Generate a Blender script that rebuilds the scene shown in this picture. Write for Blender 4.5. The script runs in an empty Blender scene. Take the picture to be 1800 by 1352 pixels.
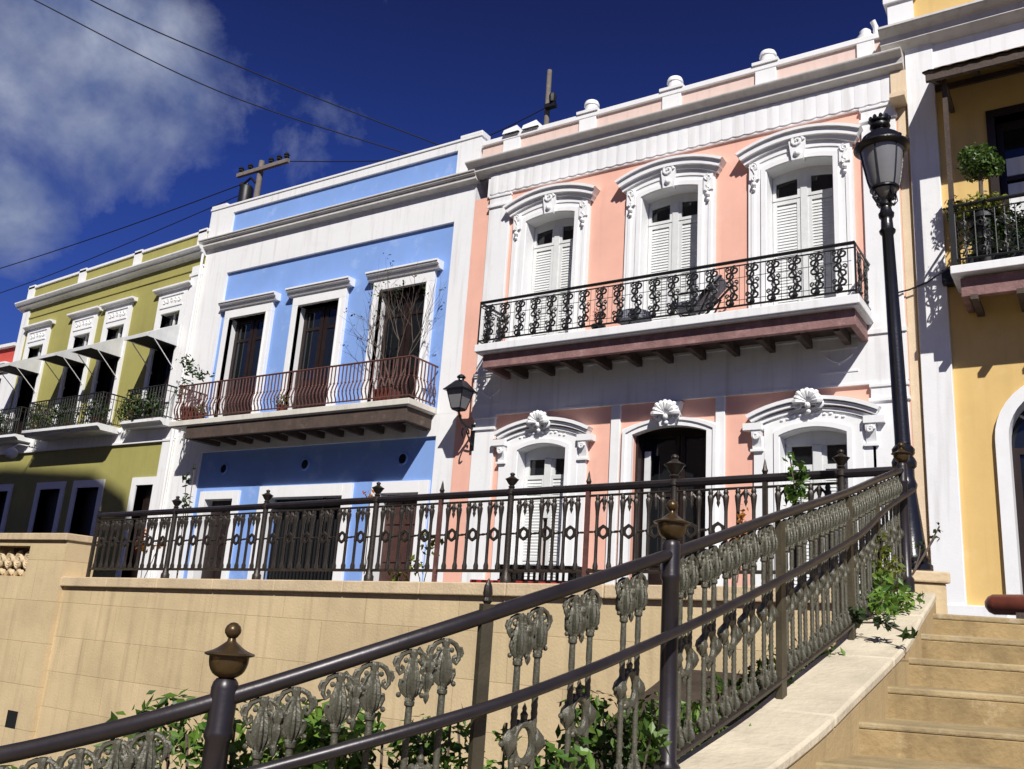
import bpy, bmesh, math, random
from mathutils import Vector, Matrix
sin, cos, pi, rad = math.sin, math.cos, math.pi, math.radians
rng = random.Random(7)
SC = bpy.context.scene
COL = SC.collection

# ------------------------------------------------------------------ materials
def nodes_of(m):
    m.use_nodes = True
    nt = m.node_tree
    return nt, nt.nodes, nt.links, nt.nodes['Principled BSDF']

def mat(name, col, rough=.6, var=.12, scale=2.5, bump=.15, bscale=60, streak=0., metal=0., spec=.4, streak_col=None, patch=0., patch_col=(.5, .5, .5), pscale=6):
    """painted / cast / carved surface: broad tone drift, fine grain, optional rain streaks and worn patches"""
    m = bpy.data.materials.new(name)
    nt, N, L, b = nodes_of(m)
    tc = N.new('ShaderNodeTexCoord')
    n1 = N.new('ShaderNodeTexNoise'); n1.inputs['Scale'].default_value = scale; n1.inputs['Detail'].default_value = 8; n1.inputs['Roughness'].default_value = .65
    L.new(tc.outputs['Object'], n1.inputs['Vector'])
    r = N.new('ShaderNodeMapRange'); r.inputs['From Min'].default_value = .3; r.inputs['From Max'].default_value = .7
    r.inputs['To Min'].default_value = 1 - var; r.inputs['To Max'].default_value = 1 + var * .5
    L.new(n1.outputs['Fac'], r.inputs['Value'])
    mx = N.new('ShaderNodeMix'); mx.data_type = 'RGBA'; mx.blend_type = 'MULTIPLY'; mx.inputs['Factor'].default_value = 1
    mx.inputs['A'].default_value = (*col, 1)
    L.new(r.outputs['Result'], mx.inputs['B'])
    out = mx.outputs['Result']
    if streak:
        mp = N.new('ShaderNodeMapping'); mp.inputs['Scale'].default_value = (5, 5, .35)
        L.new(tc.outputs['Object'], mp.inputs['Vector'])
        n2 = N.new('ShaderNodeTexNoise'); n2.inputs['Scale'].default_value = 1.6; n2.inputs['Detail'].default_value = 6
        L.new(mp.outputs['Vector'], n2.inputs['Vector'])
        r2 = N.new('ShaderNodeMapRange'); r2.inputs['From Min'].default_value = .52; r2.inputs['From Max'].default_value = .8
        r2.inputs['To Max'].default_value = streak
        L.new(n2.outputs['Fac'], r2.inputs['Value'])
        m2 = N.new('ShaderNodeMix'); m2.data_type = 'RGBA'
        m2.inputs['B'].default_value = (*(streak_col or [c * .45 for c in col]), 1)
        L.new(r2.outputs['Result'], m2.inputs['Factor']); L.new(out, m2.inputs['A'])
        out = m2.outputs['Result']
    if patch:
        n3 = N.new('ShaderNodeTexNoise'); n3.inputs['Scale'].default_value = pscale; n3.inputs['Detail'].default_value = 10; n3.inputs['Roughness'].default_value = .7
        L.new(tc.outputs['Object'], n3.inputs['Vector'])
        r3 = N.new('ShaderNodeMapRange'); r3.inputs['From Min'].default_value = .56; r3.inputs['From Max'].default_value = .66
        r3.inputs['To Max'].default_value = patch
        L.new(n3.outputs['Fac'], r3.inputs['Value'])
        m3 = N.new('ShaderNodeMix'); m3.data_type = 'RGBA'; m3.inputs['B'].default_value = (*patch_col, 1)
        L.new(r3.outputs['Result'], m3.inputs['Factor']); L.new(out, m3.inputs['A'])
        out = m3.outputs['Result']
    L.new(out, b.inputs['Base Color'])
    b.inputs['Roughness'].default_value = rough; b.inputs['Metallic'].default_value = metal
    b.inputs['Specular IOR Level'].default_value = spec
    if bump:
        nb = N.new('ShaderNodeTexNoise'); nb.inputs['Scale'].default_value = bscale; nb.inputs['Detail'].default_value = 5
        L.new(tc.outputs['Object'], nb.inputs['Vector'])
        bp = N.new('ShaderNodeBump'); bp.inputs['Strength'].default_value = bump; bp.inputs['Distance'].default_value = .02
        L.new(nb.outputs['Fac'], bp.inputs['Height']); L.new(bp.outputs['Normal'], b.inputs['Normal'])
    return m

def stone_mat(name, col, bw, bh, rot=True, mortar=.72, var=.2):
    """ashlar: brick courses with thin joints, each block its own tone"""
    m = mat(name, col, rough=.85, var=.16, scale=1.3, bump=.2, bscale=35, streak=.5, streak_col=[c * .5 for c in col], patch=.35, patch_col=[c*1.12 for c in col], pscale=1.2, spec=.2)
    nt, N, L, b = nodes_of(m)
    tc = [n for n in N if n.type == 'TEX_COORD'][0]
    src = b.inputs['Base Color'].links[0].from_socket
    mp = N.new('ShaderNodeMapping')
    if rot: mp.inputs['Rotation'].default_value = (rad(-90), 0, 0)
    L.new(tc.outputs['Object'], mp.inputs['Vector'])
    br = N.new('ShaderNodeTexBrick'); br.inputs['Scale'].default_value = 1
    br.inputs['Brick Width'].default_value = bw; br.inputs['Row Height'].default_value = bh
    br.inputs['Mortar Size'].default_value = .006; br.inputs['Mortar Smooth'].default_value = .3
    br.inputs['Color1'].default_value = (1, 1, 1, 1); br.inputs['Color2'].default_value = (1 - var, 1 - var, 1 - var * 1.2, 1)
    br.inputs['Mortar'].default_value = (mortar, mortar * .95, mortar * .9, 1)
    L.new(mp.outputs['Vector'], br.inputs['Vector'])
    mx = N.new('ShaderNodeMix'); mx.data_type = 'RGBA'; mx.blend_type = 'MULTIPLY'; mx.inputs['Factor'].default_value = 1
    b2 = N.new('ShaderNodeBump'); b2.inputs['Strength'].default_value = .5; b2.inputs['Distance'].default_value = .012; b2.invert = True
    L.new(br.outputs['Fac'], b2.inputs['Height']); L.new(b.inputs['Normal'].links[0].from_socket, b2.inputs['Normal']); L.new(b2.outputs['Normal'], b.inputs['Normal'])
    L.new(src, mx.inputs['A']); L.new(br.outputs['Color'], mx.inputs['B']); L.new(mx.outputs['Result'], b.inputs['Base Color'])
    return m

def leaf_mat(name, c1, c2):
    m = bpy.data.materials.new(name)
    nt, N, L, b = nodes_of(m)
    g = N.new('ShaderNodeNewGeometry'); ramp = N.new('ShaderNodeValToRGB')
    L.new(g.outputs['Random Per Island'], ramp.inputs['Fac'])
    ramp.color_ramp.elements[0].color = (*c1, 1); ramp.color_ramp.elements[1].color = (*c2, 1)
    L.new(ramp.outputs['Color'], b.inputs['Base Color']); b.inputs['Roughness'].default_value = .45
    t = N.new('ShaderNodeBsdfTranslucent'); L.new(ramp.outputs['Color'], t.inputs['Color'])
    mx = N.new('ShaderNodeMixShader'); mx.inputs['Fac'].default_value = .3
    L.new(b.outputs['BSDF'], mx.inputs[1]); L.new(t.outputs['BSDF'], mx.inputs[2])
    L.new(mx.outputs['Shader'], N['Material Output'].inputs['Surface'])
    return m

WHITE = mat('white_paint', (.82, .82, .825), .55, .05, 1.5, .10, 50, streak=.42, streak_col=(.42, .40, .36), patch=.3, patch_col=(.64, .63, .61), pscale=3)
WHITE2 = mat('white_paint_crisp', (.82, .82, .82), .5, .05, 3, .08, 70, streak=.12, streak_col=(.5, .5, .48))
OFFW = mat('stained_off_white', (.68, .65, .58), .7, .12, 2, .2, 45, streak=.4, streak_col=(.35, .3, .24), patch=.4, patch_col=(.5, .45, .37), pscale=5)
CORN = mat('grimy_shaded_cornice_paint', (.62, .60, .57), .7, .14, 2, .2, 45, streak=.45, streak_col=(.33, .30, .27), patch=.4, patch_col=(.45, .42, .39), pscale=5)  # white paint darkened to deepen the soffit shade, with grime streaks and patches
SHUT = mat('shutter_paint', (.66, .67, .66), .5, .08, 6, .05, 80, streak=.2)
PINK = mat('pink_stucco', (.82, .455, .35), .75, .10, .9, .10, 95, streak=.32, streak_col=(.58, .34, .27), patch=.45, patch_col=(.80, .53, .44), pscale=1.6)
PALEPINK = mat('pale_pink_stucco', (.74, .56, .49), .75, .10, 2, .10, 95, streak=.3)
BLUE = mat('blue_stucco', (.21, .355, .72), .75, .10, .8, .10, 95, streak=.35, streak_col=(.22, .32, .52), patch=.55, patch_col=(.34, .47, .77), pscale=1.8)
GREEN = mat('olive_stucco', (.35, .322, .10), .75, .12, 1, .10, 95, streak=.25)
YELLOW = mat('ochre_stucco', (.70, .48, .18), .75, .10, .9, .10, 95, streak=.32, streak_col=(.50, .33, .12), patch=.35, patch_col=(.74, .54, .26), pscale=2)
RED = mat('red_stucco', (.55, .08, .06), .75, .12, 1, .25, 45, streak=.2)
TAN = mat('tan_stucco', (.72, .57, .39), .8, .12, 1.5, .25, 45, streak=.35)
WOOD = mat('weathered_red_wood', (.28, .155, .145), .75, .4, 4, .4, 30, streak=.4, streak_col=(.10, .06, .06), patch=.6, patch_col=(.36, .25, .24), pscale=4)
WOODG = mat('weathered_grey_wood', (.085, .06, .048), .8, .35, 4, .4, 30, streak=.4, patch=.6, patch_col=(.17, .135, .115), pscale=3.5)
BROWN = mat('dark_brown_door', (.020, .011, .009), .45, .3, 5, .1, 40)
BROWNM = mat('red_brown_door', (.075, .035, .028), .5, .35, 5, .15, 40)
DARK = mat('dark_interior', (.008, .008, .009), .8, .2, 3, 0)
PANE = mat('dark_glass', (.010, .012, .014), .06, .2, 2, 0, spec=.6)
IRON = mat('black_iron', (.014, .014, .015), .45, .3, 8, .15, 90, metal=.2, spec=.5)
LAMPBLACK = mat('lamp_black_paint', (.010, .010, .014), .3, .3, 8, .1, 60, metal=.1, spec=.6)
RUST = mat('rusty_red_iron', (.12, .050, .042), .65, .35, 9, .2, 90, patch=.5, patch_col=(.21, .13, .105), pscale=9)
BRONZE = mat('bronze_brown_iron', (.040, .032, .026), .42, .35, 7, .2, 80, metal=.35, spec=.5, patch=.35, patch_col=(.085, .07, .05), pscale=11)
HANDRAIL = mat('handrail_dark_paint', (.030, .025, .028), .36, .3, 6, .04, 40, metal=.3, spec=.5)
CAST = mat('cast_ornament_iron', (.108, .103, .076), .45, .5, 22, .25, 140, metal=.2, patch=.7, patch_col=(.31, .30, .23), pscale=26)
OLIVE = mat('olive_bronze_iron', (.085, .072, .046), .5, .35, 7, .15, 80, metal=.3, spec=.5)
GOLD = mat('aged_brass', (.095, .062, .028), .34, .35, 9, .15, 60, metal=.6, spec=.5)
STONE = stone_mat('tan_ashlar', (.62, .485, .29), 1.35, .50, mortar=.84, var=.09)
PIER = stone_mat('tan_pier_stone', (.63, .495, .30), 1.9, .62, mortar=.8, var=.07)
CAP = mat('pale_coping_stone', (.60, .47, .30), .85, .18, 2, .3, 35, streak=.4, patch=.4, patch_col=(.42, .33, .2), pscale=3)
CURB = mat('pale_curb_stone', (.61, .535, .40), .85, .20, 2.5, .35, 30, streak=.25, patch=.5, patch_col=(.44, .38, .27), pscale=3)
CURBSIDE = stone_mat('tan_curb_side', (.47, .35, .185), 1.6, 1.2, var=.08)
STEP = mat('worn_tan_step', (.32, .228, .105), .85, .38, 2.6, .45, 28, streak=.85, streak_col=(.15, .10, .045), patch=.6, patch_col=(.48, .38, .22), pscale=3.5)
TREAD = mat('worn_grey_tan_tread', (.36, .275, .145), .85, .34, 3, .45, 28, streak=.5, streak_col=(.16, .12, .07), patch=.6, patch_col=(.44, .38, .27), pscale=5)
COBBLE = stone_mat('grey_paving', (.065, .07, .08), .22, .12, rot=False)
PLAZA = stone_mat('plaza_paving', (.07, .065, .055), .8, .8, rot=False)
SOIL = mat('brown_soil', (.06, .042, .028), .95, .4, 5, .6, 25)
GLASSY = mat('frosted_lamp_glass', (.20, .20, .205), .25, .15, 3, .02, 30, spec=.6)
TERRA = mat('brown_trough_glaze', (.13, .035, .022), .35, .3, 5, .1, 40)
REDP = mat('red_painted_wood', (.30, .02, .02), .5, .25, 6, .1, 40)
POLE = mat('weathered_pole_wood', (.20, .17, .145), .9, .3, 5, .4, 30, streak=.4)
CABLE = mat('black_cable_sheath', (.012, .013, .02), .6, .1, 2, 0)
AWN = mat('grey_white_awning', (.62, .63, .63), .6, .14, 3, .1, 40, streak=.35, streak_col=(.3, .3, .3))
CLOTH = mat('blue_grey_cushion', (.20, .21, .25), .9, .2, 9, .3, 120)
BRANCH = mat('dry_branch_bark', (.12, .09, .07), .9, .3, 9, .3, 60)
LEAF = leaf_mat('bright_green_leaf', (.035, .10, .010), (.13, .24, .03))
LEAFD = leaf_mat('dark_green_leaf', (.008, .024, .005), (.050, .095, .016))
LEAFM = leaf_mat('mid_green_leaf', (.022, .06, .008), (.11, .19, .025))
LEAFG = leaf_mat('fresh_green_leaf', (.05, .13, .014), (.20, .33, .05))
LEAFY = leaf_mat('yellow_green_leaf', (.05, .09, .008), (.26, .27, .03))
FLOWER = leaf_mat('orange_petal', (.45, .12, .02), (.6, .3, .05))
REDLEAF = leaf_mat('red_petal', (.10, .012, .012), (.28, .05, .05))
ROOF = mat('flat_roof_tar', (.18, .17, .16), .9, .2, 1, .2, 20)

# ------------------------------------------------------------------ geometry helpers
class MB:
    def __init__(s, T=None): s.v = []; s.f = []; s.T = T
    def pts(s, ps):
        i = len(s.v)
        s.v += [s.T(p) for p in ps] if s.T else [tuple(p) for p in ps]
        return i
    def box(s, x0, x1, y0, y1, z0, z1):
        i = s.pts([(x0,y0,z0),(x1,y0,z0),(x1,y1,z0),(x0,y1,z0),(x0,y0,z1),(x1,y0,z1),(x1,y1,z1),(x0,y1,z1)])
        s.f += [tuple(i+k for k in q) for q in ((0,3,2,1),(4,5,6,7),(0,1,5,4),(1,2,6,5),(2,3,7,6),(3,0,4,7))]
        return s
    def prism(s, poly, y0, y1):          # XZ polygon along Y
        n = len(poly); i = s.pts([(x,y0,z) for x,z in poly] + [(x,y1,z) for x,z in poly])
        s.f += [tuple(range(i, i+n)), tuple(reversed(range(i+n, i+2*n)))] + [(i+k, i+n+k, i+n+(k+1)%n, i+(k+1)%n) for k in range(n)]
        return s
    def prism_x(s, poly, x0, x1):        # YZ profile along X
        n = len(poly); i = s.pts([(x0,y,z) for y,z in poly] + [(x1,y,z) for y,z in poly])
        s.f += [tuple(range(i, i+n)), tuple(reversed(range(i+n, i+2*n)))] + [(i+k, i+n+k, i+n+(k+1)%n, i+(k+1)%n) for k in range(n)]
        return s
    def prism_z(s, poly, z0, z1):
        n = len(poly); i = s.pts([(x,y,z0) for x,y in poly] + [(x,y,z1) for x,y in poly])
        s.f += [tuple(range(i, i+n)), tuple(reversed(range(i+n, i+2*n)))] + [(i+k, i+n+k, i+n+(k+1)%n, i+(k+1)%n) for k in range(n)]
        return s
    def band(s, inn, out, y0, y1):       # strip between two XZ polylines, thick in Y
        n = len(inn)
        i = s.pts([(x,y0,z) for x,z in inn]+[(x,y0,z) for x,z in out]+[(x,y1,z) for x,z in inn]+[(x,y1,z) for x,z in out])
        a, b, c, d = i, i+n, i+2*n, i+3*n
        for k in range(n-1):
            s.f += [(a+k,a+k+1,b+k+1,b+k),(c+k,d+k,d+k+1,c+k+1),(a+k,c+k,c+k+1,a+k+1),(b+k,b+k+1,d+k+1,d+k)]
        s.f += [(a,b,d,c),(a+n-1,c+n-1,d+n-1,b+n-1)]
        return s
    def tube(s, path, r, n=8, closed=False, flat=1.):
        P = [Vector(p) for p in path]; m = len(P); rs = r if isinstance(r, (list, tuple)) else [r]*m
        rings = []; up = None
        for k in range(m):
            t = (P[(k+1) % m]-P[(k-1) % m]) if closed else (P[min(k+1,m-1)]-P[max(k-1,0)])
            if t.length < 1e-9: t = Vector((0,0,1))
            t.normalize()
            if up is None: up = Vector((0,0,1)) if abs(t.z) < .9 else Vector((0,1,0))
            a = t.cross(up)
            if a.length < 1e-6: a = t.cross(Vector((1,0,0)))
            a.normalize(); b = a.cross(t).normalized(); up = b
            rings.append(s.pts([P[k]+(a*cos(2*pi*q/n)+b*flat*sin(2*pi*q/n))*rs[k] for q in range(n)]))
        for k in range(m if closed else m-1):
            i, j = rings[k], rings[(k+1) % m]
            s.f += [(i+q, i+(q+1)%n, j+(q+1)%n, j+q) for q in range(n)]
        if not closed:
            s.f += [tuple(reversed(range(rings[0], rings[0]+n))), tuple(range(rings[-1], rings[-1]+n))]
        return s
    def lathe(s, prof, c=(0,0,0), n=16, mod=None):   # profile [(r,z)]
        rings = []
        for r, z in prof:
            rings.append(s.pts([(c[0]+max(r,.0005)*(mod(2*pi*q/n,z) if mod else 1)*cos(2*pi*q/n), c[1]+max(r,.0005)*(mod(2*pi*q/n,z) if mod else 1)*sin(2*pi*q/n), c[2]+z) for q in range(n)]))
        for i, j in zip(rings, rings[1:]):
            s.f += [(i+q, i+(q+1)%n, j+(q+1)%n, j+q) for q in range(n)]
        s.f += [tuple(reversed(range(rings[0], rings[0]+n))), tuple(range(rings[-1], rings[-1]+n))]
        return s
    def ball(s, c, r, n=10, sz=1.):
        return s.lathe([(r*sin(pi*k/8), -r*sz*cos(pi*k/8)) for k in range(9)], c, n)
    def quad(s, a, b, c, d):
        i = s.pts([a,b,c,d]); s.f.append((i,i+1,i+2,i+3)); return s

def fin(name, mb, m, parent=None, smooth=True, bevel=0.):
    me = bpy.data.meshes.new(name); me.from_pydata([tuple(v) for v in mb.v], [], mb.f); me.validate()
    bm = bmesh.new(); bm.from_mesh(me)
    bmesh.ops.recalc_face_normals(bm, faces=bm.faces)
    bm.to_mesh(me); bm.free()
    me.materials.append(m)
    if smooth:
        me.polygons.foreach_set('use_smooth', [True]*len(me.polygons))
        me.set_sharp_from_angle(angle=rad(38))
    o = bpy.data.objects.new(name, me); COL.objects.link(o)
    if bevel:
        md = o.modifiers.new('edge', 'BEVEL'); md.width = bevel; md.segments = 2; md.limit_method = 'ANGLE'; md.angle_limit = rad(50)
    if parent is not None: attach(o, parent)
    return o

def attach(o, parent):
    o.parent = parent
    if parent.type == 'EMPTY': o.matrix_parent_inverse = Matrix.Translation(-parent.location)

def tag(o, label=None, cat=None, group=None, kind=None):
    if label: o['label'] = label
    if cat: o['category'] = cat
    if group: o['group'] = group
    if kind: o['kind'] = kind
    return o

def thing(name, loc, label, cat, group=None):
    o = bpy.data.objects.new(name, None); COL.objects.link(o); o.location = loc; o.empty_display_size = .2
    return tag(o, label, cat, group)

def copy_tree(o, parent=None):
    c = o.copy(); COL.objects.link(c)
    if parent is not None: c.parent = parent
    for ch in list(o.children): copy_tree(ch, c)
    return c

def arc(cx, h, zs, za, n=12):             # segmental arc, left to right
    e = za-zs; R = (h*h+e*e)/(2*e); a = math.asin(min(1, h/R)); zc = za-R
    return [(cx+R*sin(-a+2*a*k/n), zc+R*cos(-a+2*a*k/n)) for k in range(n+1)]

def wallface(mb, x0, x1, z0, z1, ops, y=0., depth=.3, reveal=True):
    xs = sorted({x0, x1, *[v for o in ops for v in o[:2]]}); zs = sorted({z0, z1, *[v for o in ops for v in o[2:]]})
    idx = {}
    def vi(x, z):
        if (x, z) not in idx: idx[(x, z)] = mb.pts([(x, y, z)])
        return idx[(x, z)]
    for a, b in zip(xs, xs[1:]):
        for c, d in zip(zs, zs[1:]):
            mx, mz = (a+b)/2, (c+d)/2
            if any(o[0] < mx < o[1] and o[2] < mz < o[3] for o in ops): continue
            mb.f.append((vi(a,c), vi(b,c), vi(b,d), vi(a,d)))
    for a, b, c, d in ops if reveal else ():
        mb.quad((a,y,c),(a,y+depth,c),(a,y+depth,d),(a,y,d)); mb.quad((b,y,c),(b,y,d),(b,y+depth,d),(b,y+depth,c))
        mb.quad((a,y,d),(a,y+depth,d),(b,y+depth,d),(b,y,d))
    return mb

def spiral(c, r0, turns, a0, d=1, n=14, plane='xz'):
    out = []
    for k in range(n+1):
        t = k/n; r = r0*(1-.8*t); a = a0+d*turns*2*pi*t
        out.append((c[0]+r*cos(a), c[1], c[2]+r*sin(a)))
    return out

def leaves(name, blobs, n, size, m, parent=None, seed=1, up=.3):
    R = random.Random(seed); mb = MB(); tot = sum(b[1][0]*b[1][1]*b[1][2] for b in blobs)
    for c, rr in blobs:
        k = max(4, int(n*rr[0]*rr[1]*rr[2]/tot))
        for _ in range(k):
            while 1:
                d = Vector((R.uniform(-1,1), R.uniform(-1,1), R.uniform(-1,1)))
                if .15 < d.length < 1: break
            d *= R.uniform(.75, 1.12)
            p = Vector((c[0]+d.x*rr[0], c[1]+d.y*rr[1], c[2]+d.z*rr[2]))
            nrm = (d+Vector((R.gauss(0,.6), R.gauss(0,.6), R.gauss(up,.6)))).normalized()
            t = nrm.cross(Vector((R.gauss(0,1), R.gauss(0,1), R.gauss(0,1)))).normalized(); b = nrm.cross(t)
            s = size*R.uniform(.6, 1.3); w = s*R.uniform(.38, .55)
            dn = nrm*(-.18*s)
            i = mb.pts([p-t*s*.5, p-b*w*.5+dn*.2-t*s*.05, p+t*s*.5+dn, p+b*w*.5+dn*.2-t*s*.05])
            mb.f += [(i,i+1,i+2),(i,i+2,i+3)]
    return fin(name, mb, m, parent, smooth=False)

def house(name, x, label):
    return thing(name, (x, 0, .33), label, 'house')

def body(h, x0, x1, zt, m, y1=9., y0=.55):
    mb = MB().box(x0, x1, y0, y1, .2, zt)
    fin('side_wall', mb, m, h)
    fin('roof', MB().box(x0+.02, x1-.02, y0+.02, y1-.02, zt+.003, zt+.05), ROOF, h)

def cornice_prof(z_wall, steps):
    """steps: [(projection, z)] outwards from the wall; closes along the wall"""
    return [(.02, z_wall)] + [(-p, z) for p, z in steps]

def louver_leaf(name, x0, x1, z0, zp, y, parent, mid=True):
    """one shutter leaf: stiles, rails and tilted slats, up to zp"""
    mb = MB(); st = .075
    mb.box(x0, x0+st, y-.02, y+.03, z0, zp); mb.box(x1-st, x1, y-.02, y+.03, z0, zp)
    for za, zb in ((z0, z0+.14), (zp-.08, zp)) + (((z0+1.02, z0+1.10),) if mid else ()):
        mb.box(x0+st, x1-st, y-.018, y+.028, za, zb)
    z = z0+.15
    while z < zp-.12:
        mb.prism_x([(y-.010, z), (y-.004, z-.005), (y+.012, z+.056), (y+.006, z+.058)], x0+st, x1-st)
        z += .058
    mb.box(x0+.02, x1-.02, y+.031, y+.04, z0+.02, zp-.02)
    return fin(name, mb, SHUT, parent, smooth=False)

# ------------------------------------------------------------------ world, sun, camera
SUN = Vector((.78, -1., 1.15))
w = bpy.data.worlds.new('World'); SC.world = w; w.use_nodes = True
N, L = w.node_tree.nodes, w.node_tree.links
bg = N['Background']
sky = N.new('ShaderNodeTexSky'); sky.sky_type = 'NISHITA'; sky.sun_disc = False
sky.sun_elevation = math.asin(SUN.normalized().z); sky.sun_rotation = math.atan2(SUN.x, SUN.y)
sky.ozone_density = 6.0; sky.air_density = 1.0; sky.dust_density = .3; sky.altitude = 900
tc0 = N.new('ShaderNodeTexCoord'); sp0_ = N.new('ShaderNodeSeparateXYZ'); L.new(tc0.outputs['Generated'], sp0_.inputs[0])
hz = N.new('ShaderNodeValToRGB'); L.new(sp0_.outputs['Z'], hz.inputs['Fac'])   # deep polarised blue overhead, clearer blue lower down
hz.color_ramp.elements[0].position = .02; hz.color_ramp.elements[0].color = (.20, .21, .26, 1)
hz.color_ramp.elements[1].position = .66; hz.color_ramp.elements[1].color = (.30, .25, .58, 1)
e = hz.color_ramp.elements.new(.24); e.color = (.50, .60, 1.30, 1)
e = hz.color_ramp.elements.new(.44); e.color = (.38, .49, 1.25, 1)
tint = N.new('ShaderNodeMix'); tint.data_type = 'RGBA'; tint.blend_type = 'MULTIPLY'; tint.inputs['Factor'].default_value = 1
L.new(hz.outputs['Color'], tint.inputs['B'])
L.new(sky.outputs['Color'], tint.inputs['A'])
tc = N.new('ShaderNodeTexCoord')
nz = N.new('ShaderNodeTexNoise'); nz.inputs['Scale'].default_value = 9; nz.inputs['Detail'].default_value = 9; nz.inputs['Roughness'].default_value = .62
nz.inputs['Distortion'].default_value = .25
L.new(tc.outputs['Generated'], nz.inputs['Vector'])
def math_node(op, a, b=None, clamp=False):
    n = N.new('ShaderNodeMath'); n.operation = op; n.use_clamp = clamp
    for i, v in enumerate((a, b)):
        if v is None: continue
        if isinstance(v, (int, float)): n.inputs[i].default_value = v
        else: L.new(v, n.inputs[i])
    return n.outputs[0]
cover = None
for d, r, k in (((-.7844,.3854,.4859), .150, 1.), ((-.7535,.4509,.4786), .095, .8), ((-.8139,.386,.4343), .085, .75), ((-.852,.392,.358), .072, 1.), ((-.6426,.606,.4689), .075, .42), ((-.6431,.5355,.5474), .12, .14), ((-.7858,.4538,.4202), .06, .6)):
    dv = Vector(d).normalized()
    sub = N.new('ShaderNodeVectorMath'); sub.operation = 'DISTANCE'; L.new(tc.outputs['Generated'], sub.inputs[0]); sub.inputs[1].default_value = dv
    mr = N.new('ShaderNodeMapRange'); mr.interpolation_type = 'SMOOTHSTEP'
    mr.inputs['From Min'].default_value = r*1.5; mr.inputs['From Max'].default_value = r*.2; mr.inputs['To Max'].default_value = k
    L.new(sub.outputs['Value'], mr.inputs['Value'])
    cover = mr.outputs['Result'] if cover is None else math_node('MAXIMUM', cover, mr.outputs['Result'])
dens = math_node('MULTIPLY', math_node('SUBTRACT', math_node('ADD', math_node('MULTIPLY', cover, .62), nz.outputs['Fac']), .70), 2.1, clamp=True)
nz2 = N.new('ShaderNodeTexNoise'); nz2.inputs['Scale'].default_value = 14; nz2.inputs['Detail'].default_value = 6
L.new(tc.outputs['Generated'], nz2.inputs['Vector'])
cr = N.new('ShaderNodeValToRGB'); L.new(nz2.outputs['Fac'], cr.inputs['Fac'])
cr.color_ramp.elements[0].position = .35; cr.color_ramp.elements[0].color = (2.0, 2.9, 6.0, 1)
cr.color_ramp.elements[1].position = .68; cr.color_ramp.elements[1].color = (6.6, 7.4, 9.6, 1)
mixc = N.new('ShaderNodeMix'); mixc.data_type = 'RGBA'
L.new(dens, mixc.inputs['Factor']); L.new(tint.outputs['Result'], mixc.inputs['A']); L.new(cr.outputs['Color'], mixc.inputs['B'])
L.new(mixc.outputs['Result'], bg.inputs['Color']); bg.inputs['Strength'].default_value = .05

sd = bpy.data.lights.new('sun', 'SUN'); sd.energy = 5.0; sd.angle = rad(.5); sd.color = (1., .965, .91)
so = bpy.data.objects.new('sun', sd); COL.objects.link(so); so.rotation_euler = (-SUN).to_track_quat('-Z', 'Y').to_euler()
so.location = (10, -20, 30)
cam = bpy.data.cameras.new('camera'); co = bpy.data.objects.new('camera', cam); COL.objects.link(co); SC.camera = co
p, r_, yw = rad(15.2), rad(4.0), rad(33.6)
fwd = Vector((-sin(yw)*cos(p), cos(yw)*cos(p), sin(p))); right = Vector((cos(yw), sin(yw), 0)); up = right.cross(fwd)
rt = right*cos(r_)+up*sin(r_); up = up*cos(r_)-right*sin(r_)
co.matrix_world = Matrix(((rt.x, up.x, -fwd.x, 0), (rt.y, up.y, -fwd.y, -15), (rt.z, up.z, -fwd.z, 0), (0, 0, 0, 1)))
cam.sensor_width = 36; cam.lens = 36*1610/1800; cam.clip_start = .05; cam.clip_end = 2000
SC.view_settings.view_transform = 'Standard'; SC.view_settings.look = 'None'; SC.view_settings.exposure = .17; SC.view_settings.gamma = 1

def cl(Lt, d, z=0.):                      # camera-levelled ground coordinates -> world (stairs are laid out along this heading)
    return Vector((.8329*Lt-.5534*d, -15+.5534*Lt+.8329*d, z))

# ------------------------------------------------------------------ pink house
ph = house('pink_house', -6.8, 'pink two storey house with white arched windows and long iron scroll balcony')
PX = (-9.25, -6.58, -4.10)
ops = [(c-.60, c+.60, 5.44, 8.60) for c in PX]
mb = wallface(MB(), -11.3, -2.44, 4.9, 9.3, ops, 0, .32)
gops = [(-9.68, -8.58, .34, 3.62), (-7.20, -5.78, .34, 3.82), (-4.50, -3.40, .34, 3.62)]
wallface(mb, -11.3, -2.44, .2, 4.9, gops, 0, .5)
fin('wall', mb, PINK, ph, smooth=False)
body(ph, -11.24, -2.3, 10.55, PALEPINK)
def pilaster(h, x0, x1, z0, z1, m=WHITE, p=.06, cap=True):
    mb = MB().box(x0, x1, -p, .01, z0, z1)
    if cap:
        mb.box(x0-.03, x1+.03, -p-.04, .012, z1-.30, z1-.24); mb.box(x0-.02, x1+.02, -p-.025, .011, z1-.06, z1-.004)
    return fin('pilaster', mb, m, h, smooth=False, bevel=.008)
pilaster(ph, -10.85, -10.30, 5.12, 9.27); pilaster(ph, -3.02, -2.46, 5.12, 9.27)
pilaster(ph, -10.80, -10.28, .2, 4.26); pilaster(ph, -3.02, -2.46, .2, 4.26)
for a, b in ((-7.66, -7.47), (-5.62, -5.45)): pilaster(ph, a, b, .2, 4.28, WHITE2, .05, False)
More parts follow.
